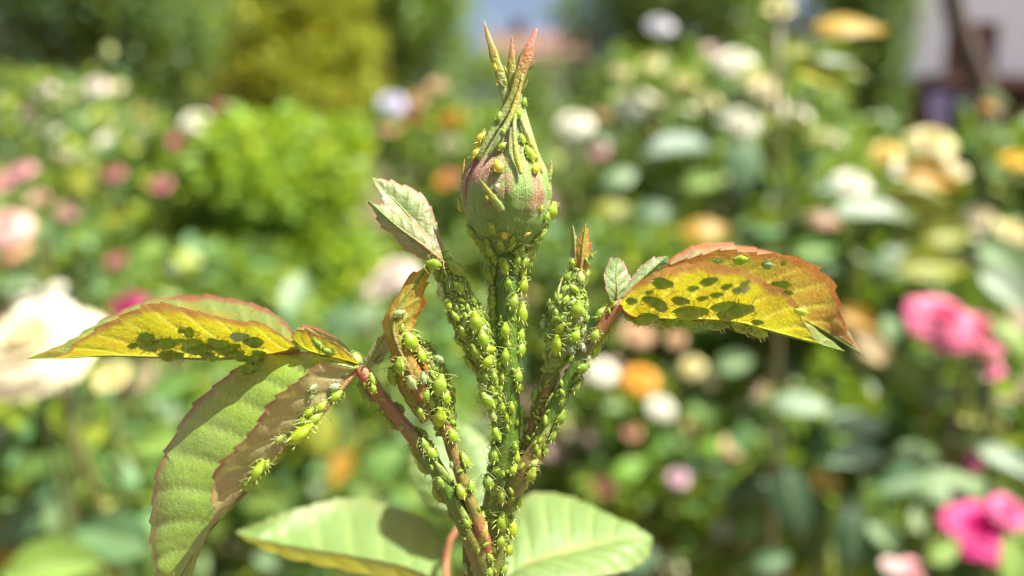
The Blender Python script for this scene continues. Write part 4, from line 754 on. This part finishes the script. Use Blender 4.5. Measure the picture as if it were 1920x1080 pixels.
def put(px, py, Lpx, ang, tone='m', depth=0.0):
    if tone == 'd' and random.random() < .4: tone = 'm'
    tgt = H(px, py, depth); d = (tgt - CAM).normalized()
    loc, nr, idx, dist = bvh.ray_cast(CAM, d)
    a = rad(ang); head = RGT * math.cos(a) + UPV * math.sin(a)
    if loc is None or dist > .135 or FH[idx].startswith('lower'):
        loc, nr, idx, dist = bvh.find_nearest(tgt, .02)
        if loc is None: return
        nr = (tgt - loc); nr = nr.normalized() if nr.length > 2e-5 else -d
        nr = (nr * .8 - d * .45).normalized()
    elif nr.dot(d) > 0: nr = -nr
    settle(loc, nr, head, Lpx * PX * random.uniform(1.06, 1.22), tone, FH[idx])
def batch(ox, oy, z, items):
    for it in items: put(ox + it[0] / z, oy + it[1] / z, it[2] / z, it[3], it[4] if len(it) > 4 else random.choice('bmbm'))
# upper stem and upper left shoot (read off the photograph: x, y, length, heading, tone)
batch(660, 300, 2.25, [(648, 450, 65, 90), (658, 520, 48, 100), (675, 602, 68, 70, 'b'), (729, 535, 78, 75, 'b'), (590, 590, 75, 110, 'm'), (722, 650, 90, 75, 'b'), (649, 718, 68, 90, 'b'), (585, 652, 60, 120, 'm'), (716, 738, 72, 70, 'b'), (648, 828, 64, 85, 'b'), (658, 778, 34, 90, 'b'), (635, 920, 46, 90, 'b'), (693, 915, 60, 80, 'b'), (700, 958, 50, 90, 'b'), (718, 800, 72, 60, 'b'), (565, 470, 95, 130, 'm'), (765, 400, 80, 25, 'b'), (720, 430, 60, 30, 'm'), (575, 1010, 80, 125, 'm'), (631, 1045, 38, 90, 'b'), (672, 1042, 40, 90, 'b'), (598, 540, 50, 110), (627, 865, 40, 95), (578, 700, 60, 140, 'm'), (540, 400, 60, 125, 'd'), (555, 370, 60, 140, 'd'), (605, 465, 40, 100, 'm'), (716, 475, 45, 60), (700, 385, 40, 10, 'm'),
    (518, 680, 78, 100, 'b'), (548, 755, 74, 100, 'b'), (525, 805, 64, 115, 'b'), (432, 460, 80, 140, 'm'), (365, 485, 80, 160, 'b'), (440, 655, 50, 130, 'b'), (505, 590, 50, 120, 'm'), (592, 765, 46, 100), (570, 850, 60, 60, 'b'), (595, 915, 46, 90), (450, 540, 60, 130, 'm'), (412, 610, 50, 120), (470, 720, 50, 120), (575, 800, 60, 10, 'b'), (345, 440, 60, 170, 'm'), (400, 420, 50, 120, 'm'), (560, 910, 40, 110), (590, 960, 40, 100), (520, 880, 36, 120)])
batch(800, 20, 2.25, [(240, 548, 72, 75, 'y'), (212, 610, 58, 80, 'y'), (304, 662, 60, 110, 'y'), (317, 578, 52, 40, 'b'), (430, 608, 62, 110, 'b'), (456, 668, 56, 60, 'y'), (400, 545, 46, 100, 'b'), (278, 912, 46, 95, 'b'), (328, 945, 38, 90, 'y'), (422, 940, 34, 0, 'y'), (536, 850, 72, 75, 'b'), (497, 920, 52, 20, 'b'), (360, 988, 42, 60, 'm'), (132, 825, 52, 100, 'b'), (388, 440, 48, 60, 'b'), (408, 388, 42, 70, 'b'), (306, 450, 46, 80, 'b'), (262, 975, 40, 70, 'm'), (450, 1030, 80, 40, 'b'), (410, 1062, 50, 20, 'm'), (205, 960, 60, 130, 'd'), (225, 1005, 60, 120, 'd'), (500, 870, 40, 70, 'm'), (320, 1060, 40, 90, 'm'), (330, 300, 26, 80, 'b'), (290, 240, 28, 100, 'y'), (300, 318, 30, 60, 'y')])
batch(640, 560, 2.077, [(633, 767, 62, 90, 'b'), (622, 865, 80, 88, 'b'), (617, 943, 56, 85, 'b'), (650, 975, 56, 95, 'b'), (672, 895, 72, 75, 'b'), (713, 795, 66, 60, 'b'), (677, 620, 56, 85, 'b'), (676, 670, 42, 60, 'b'), (673, 575, 36, 90), (630, 683, 26, 90), (645, 460, 38, 85, 'b'), (648, 502, 26, 90), (612, 520, 70, 130, 'm'), (600, 610, 65, 95, 'm'), (580, 715, 62, 120, 'm'), (735, 680, 62, 75, 'b'), (730, 718, 50, 80, 'b'), (750, 640, 40, 45, 'p'), (845, 460, 60, 60, 'm'), (815, 530, 60, 60, 'm'), (808, 390, 56, 100, 'b'), (760, 375, 62, 100, 'm'), (575, 1065, 32, 90), (555, 850, 40, 100, 'm'), (470, 1060, 44, 100, 'p'), (690, 860, 40, 60, 'b'), (700, 440, 40, 70, 'm'), (600, 560, 50, 40, 'm'), (905, 340, 60, 45, 'm'), (925, 320, 50, 30, 'm')])
batch(1000, 400, 3.0, [(135, 735, 108, 85, 'b'), (240, 540, 95, 80, 'b'), (255, 605, 60, 60, 'p'), (185, 490, 52, 70, 'b'), (222, 280, 50, 90, 'b'), (296, 345, 52, 60, 'b'), (200, 695, 44, 90), (235, 690, 64, 60, 'b'), (305, 815, 40, 60, 'p'), (155, 480, 50, 80, 'm'), (130, 560, 50, 100), (240, 640, 60, 40, 'b'), (110, 520, 50, 110, 'p'), (275, 650, 50, 50, 'p'), (200, 620, 40, 20, 'b'),
    (390, 572, 84, 100, 'b'), (415, 715, 92, 30, 'b'), (385, 790, 112, 25, 'b'), (270, 865, 84, 10, 'm'), (462, 650, 84, 30, 'm'), (532, 602, 84, 20, 'm'), (242, 950, 92, 60, 'm'), (205, 1040, 74, 45, 'm'), (90, 1040, 66, 100, 'b'), (130, 970, 50, 80), (270, 975, 84, 40, 'm'), (300, 900, 60, 20, 'm'), (150, 920, 56, 70, 'b'),
    (735, 380, 104, 25, 'm'), (685, 485, 118, 165, 'm'), (555, 487, 62, 20, 'd'), (885, 530, 168, 5, 'b'), (1060, 500, 130, 20, 'd'), (1150, 520, 150, 30, 'd'), (1090, 560, 110, 5, 'm'), (1035, 262, 54, 0, 'p'), (1165, 255, 80, 5, 'b'), (1312, 283, 70, 160, 'p'), (1405, 275, 42, 80, 'b'), (1390, 390, 98, 170, 'b'), (1190, 390, 60, 60, 'p'), (1150, 425, 60, 20, 'p'), (985, 370, 90, 30, 'm'), (800, 592, 124, 175, 'd'), (1025, 628, 120, 165, 'd'), (1230, 662, 140, 165, 'd'), (900, 415, 60, 30, 'd'), (1500, 545, 74, 160, 'b'), (830, 480, 84, 10, 'd'), (650, 440, 40, 0, 'd'), (640, 575, 110, 10, 'd'), (950, 470, 60, 30, 'd'), (1085, 405, 60, 40, 'm'), (1030, 450, 60, 20, 'd'), (720, 525, 70, 170, 'd'), (1260, 605, 60, 10, 'm'), (1430, 440, 60, 170, 'm')])
batch(30, 520, 1.928, [(475, 205, 58, 20, 'd'), (525, 228, 36, 10, 'd'), (810, 205, 66, 0, 'p'), (565, 270, 82, 0, 'd'), (640, 247, 74, 10, 'd'), (785, 258, 92, 5, 'd'), (475, 305, 92, 0, 'd'), (650, 305, 92, 5, 'd'), (755, 302, 86, 5, 'd'), (630, 192, 62, 70, 'd'), (692, 268, 60, 10, 'd'), (860, 225, 60, 170, 'd'), (820, 280, 60, 10, 'm'), (590, 225, 50, 30, 'd'), (720, 225, 50, 20, 'd'), (540, 290, 50, 10, 'd'), (715, 285, 50, 0, 'd'), (420, 290, 40, 0, 'd'), (880, 265, 50, 10, 'd'), (1100, 238, 50, 150, 'd'), (1130, 262, 50, 150, 'd'), (1248, 272, 40, 60, 'p'), (600, 190, 30, 0, 'd'),
    (1155, 430, 54, 40, 'm'), (1060, 428, 38, 80, 'p'), (1070, 396, 34, 10, 'p'), (1150, 396, 38, 20, 'p'), (1100, 466, 48, 40, 'b'), (1055, 486, 42, 30, 'b'), (1076, 512, 64, 35, 'd'), (1026, 560, 104, 35, 'b'), (950, 582, 44, 40, 'p'), (872, 695, 72, 60, 'b'), (800, 820, 94, 45, 'b'), (1035, 516, 40, 50, 'b'), (1190, 352, 22, 90, 'b'), (1222, 352, 20, 90, 'p'), (960, 635, 60, 45, 'd'), (900, 680, 50, 60, 'm'), (840, 745, 50, 60, 'm')])
batch(440, 540, 2.0, [(470, 415, 84, 150, 'm'), (555, 510, 92, 140, 'm'), (655, 625, 72, 165, 'd'), (690, 675, 80, 140, 'm'), (748, 770, 84, 120, 'm'), (800, 840, 62, 140, 'm'), (515, 345, 52, 100, 'b'), (520, 375, 40, 100, 'b'), (480, 245, 44, 60, 'p'), (540, 260, 50, 30, 'p'), (440, 400, 50, 160, 'd'),
    (770, 365, 72, 80, 'b'), (770, 480, 72, 85, 'b'), (665, 352, 48, 110, 'p'), (708, 338, 42, 90, 'p'), (655, 200, 62, 120, 'b'), (617, 97, 42, 20, 'p'), (627, 150, 32, 80, 'b'), (700, 255, 56, 100, 'b'), (815, 663, 26, 90, 'p'), (855, 762, 52, 120, 'b'), (853, 650, 62, 90, 'b'), (882, 745, 42, 70, 'm'), (815, 555, 50, 110, 'm'), (600, 330, 70, 110, 'm'), (625, 290, 60, 90, 'm'), (720, 400, 60, 100, 'm'), (640, 430, 50, 120, 'd'), (740, 430, 46, 90, 'm'), (700, 465, 50, 110, 'd'), (720, 530, 60, 100, 'd'), (745, 560, 50, 90, 'm'), (690, 520, 50, 150, 'd'), (710, 590, 50, 110, 'm'), (760, 600, 44, 70, 'm'), (735, 620, 50, 130, 'd'), (870, 880, 40, 120, 'm')])
for a in ((888, 438, 26, 130), (900, 452, 30, 125), (905, 468, 28, 120), (1008, 440, 28, 50), (1000, 455, 32, 45), (992, 474, 30, 50), (922, 468, 26, 95), (974, 466, 26, 80), (940, 456, 22, 90), (960, 448, 20, 80), (912, 490, 30, 115), (988, 492, 30, 60), (884, 428, 20, 140), (930, 484, 22, 100), (968, 488, 24, 85), (908, 520, 30, 120), (905, 545, 26, 115)): put(a[0], a[1], a[2], a[3], random.choice('bmm'))
for a in ((262, 676, 34, 5, 'm'), (300, 681, 40, 178, 'm'), (345, 679, 34, 8, 'b'), (395, 682, 38, 175, 'm'), (440, 678, 36, 5, 'm'), (480, 676, 30, 178, 'b'), (1200, 604, 34, 15, 'b'), (1245, 606, 36, 175, 'm'), (1290, 608, 40, 5, 'b'), (1335, 611, 38, 170, 'm'), (1385, 616, 40, 170, 'm'), (1420, 624, 36, 165, 'b')): put(a[0], a[1], a[2], a[3], a[4], 1.0)
# the crowd between them
def crowd(host, count, lo_, hi_, tones, axis, spread_=40):
    ids = BYHOST[host]; ar = np.array([face_at(i)[2] for i in ids]); ar /= ar.sum(); got = 0
    for _ in range(count * 60):
        if got >= count: break
        i = ids[int(RNG.choice(len(ids), p=ar))]; c, n_, _a = face_at(i); v = (CAM - c).normalized()
        if (c - CAM).length > .13 or c.z < H(900, 1070, 0).z or n_.dot(v) < -.25: continue
        hl, hn, hi_i, hd = bvh.ray_cast(CAM, -v)
        if hl is not None and hd < (c - CAM).length - .003: continue
        L = random.uniform(lo_, hi_) * PX
        if crowded(c, L, .36): continue
        a = rad(axis + random.gauss(0, spread_)); settle(c, n_, RGT * math.cos(a) + UPV * math.sin(a), L, random.choice(tones), host); got += 1
crowd('main stem', 10, 16, 30, 'bmmb', 90); crowd('upper left young shoot', 10, 18, 32, 'bmbp', 115); crowd('crowded left shoot', 10, 18, 32, 'bmmdp', 110)
crowd('right flower shoot', 12, 16, 30, 'bmbp', 80); crowd('right leaf stalk', 5, 14, 28, 'bm', 50); crowd('left side branch', 4, 10, 26, 'md', 130); crowd('bud', 3, 9, 16, 'b', 90)
# the youngest nymphs, far past three hundred and too small to pick apart: one mass
def nymphs(name, spec, label):
    V = []; Fc = []; b8 = [(-.5, .03), (-.38, .16), (-.1, .25), (.2, .20), (.4, .11), (.5, .02)]
    for host, count in spec:
        ids = BYHOST[host]; ar = np.array([face_at(i)[2] for i in ids]); ar /= ar.sum(); got = 0
        for _ in range(count * 30):
            if got >= count: break
            i = ids[int(RNG.choice(len(ids), p=ar))]; c, n_, _a = face_at(i); v = (CAM - c).normalized()
            if (c - CAM).length > .13 or c.z < H(900, 1070, 0).z or n_.dot(v) < -.3: continue
            L = random.triangular(8, 23, 13) * PX
            if crowded(c, L, .27): continue
            a = rad(90 + random.gauss(0, 55)); f = frame(n_, RGT * math.cos(a) + UPV * math.sin(a)); k0 = len(V); sd = 7; got += 1
            for x, r in b8:
                for j in range(sd): q = 2 * math.pi * j / sd; V.append(tuple(c + f @ Vector((x * L, math.cos(q) * r * L, (math.sin(q) * r * .8 + .13) * L))))
            Fc += [(k0 + i2 * sd + j, k0 + (i2 + 1) * sd + j, k0 + (i2 + 1) * sd + (j + 1) % sd, k0 + i2 * sd + (j + 1) % sd) for i2 in range(len(b8) - 1) for j in range(sd)]
            for sg in (-1, 1):
                for x0 in (.25, .05, -.15):
                    k1 = len(V); p0 = c + f @ Vector((x0 * L, sg * .15 * L, .1 * L)); p1 = c + f @ Vector((x0 * 2.2 * L, sg * .55 * L, .02 * L)); w = f @ Vector((.03 * L, 0, 0))
                    V.extend([tuple(p0 - w), tuple(p0 + w), tuple(p1)]); Fc.append((k1, k1 + 1, k1 + 2))
            note(c, L)
    o = obj(name, V, Fc, M['aphid']); o.color = (.36, .48, .06, 1); tag(o, label, 'aphids', None, 'stuff')
nymphs('aphid_nymphs', [('main stem', 85), ('upper left young shoot', 150), ('crowded left shoot', 140), ('right flower shoot', 110), ('right leaf stalk', 24), ('left side branch', 12), ('reddish left leaf stalk', 5)], 'countless tiny pale green aphid nymphs scattered over stem and side shoots')
# shed skins
def husk(px, py, L, ang, label):
    tgt = H(px, py, 0); d = (tgt - CAM).normalized(); loc, nr, idx, dist = bvh.ray_cast(CAM, d)
    if loc is None: return
    if nr.dot(d) > 0: nr = -nr
    a = rad(ang); V = []; nn = 9
    f = frame(nr, RGT * math.cos(a) + UPV * math.sin(a))
    for i in range(nn):
        for j in range(7):
            u = i / (nn - 1) - .5; v = (j / 6 - .5) * 2.6
            r = .32 * math.cos(u * 2.6) + .04; p = Vector((u * 1.1, math.sin(v) * r, math.cos(v) * r - .08 + .06 * math.sin(9 * u) + .05 * random.random())) * (L * PX)
            V.append(tuple(loc + f @ p))
    o = obj('shed_skin', V, [(i * 7 + j, (i + 1) * 7 + j, (i + 1) * 7 + j + 1, i * 7 + j + 1) for i in range(nn - 1) for j in range(6)], M['husk']); tag(o, label, 'shed skin')
husk(1094, 652, 17, 300, 'curled white shed aphid skin on the right leaf stalk'); husk(1083, 596, 15, 60, 'white shed aphid skin on the right flower shoot'); husk(1392, 541, 26, 20, 'white shed aphid skin under the right yellow leaflet')
husk(908, 618, 16, 80, 'white shed aphid skin on the upper left young shoot'); husk(932, 352, 14, 80, 'small white shed aphid skin on the closed bud')
print('APHIDS', sum(counts.values()), counts)
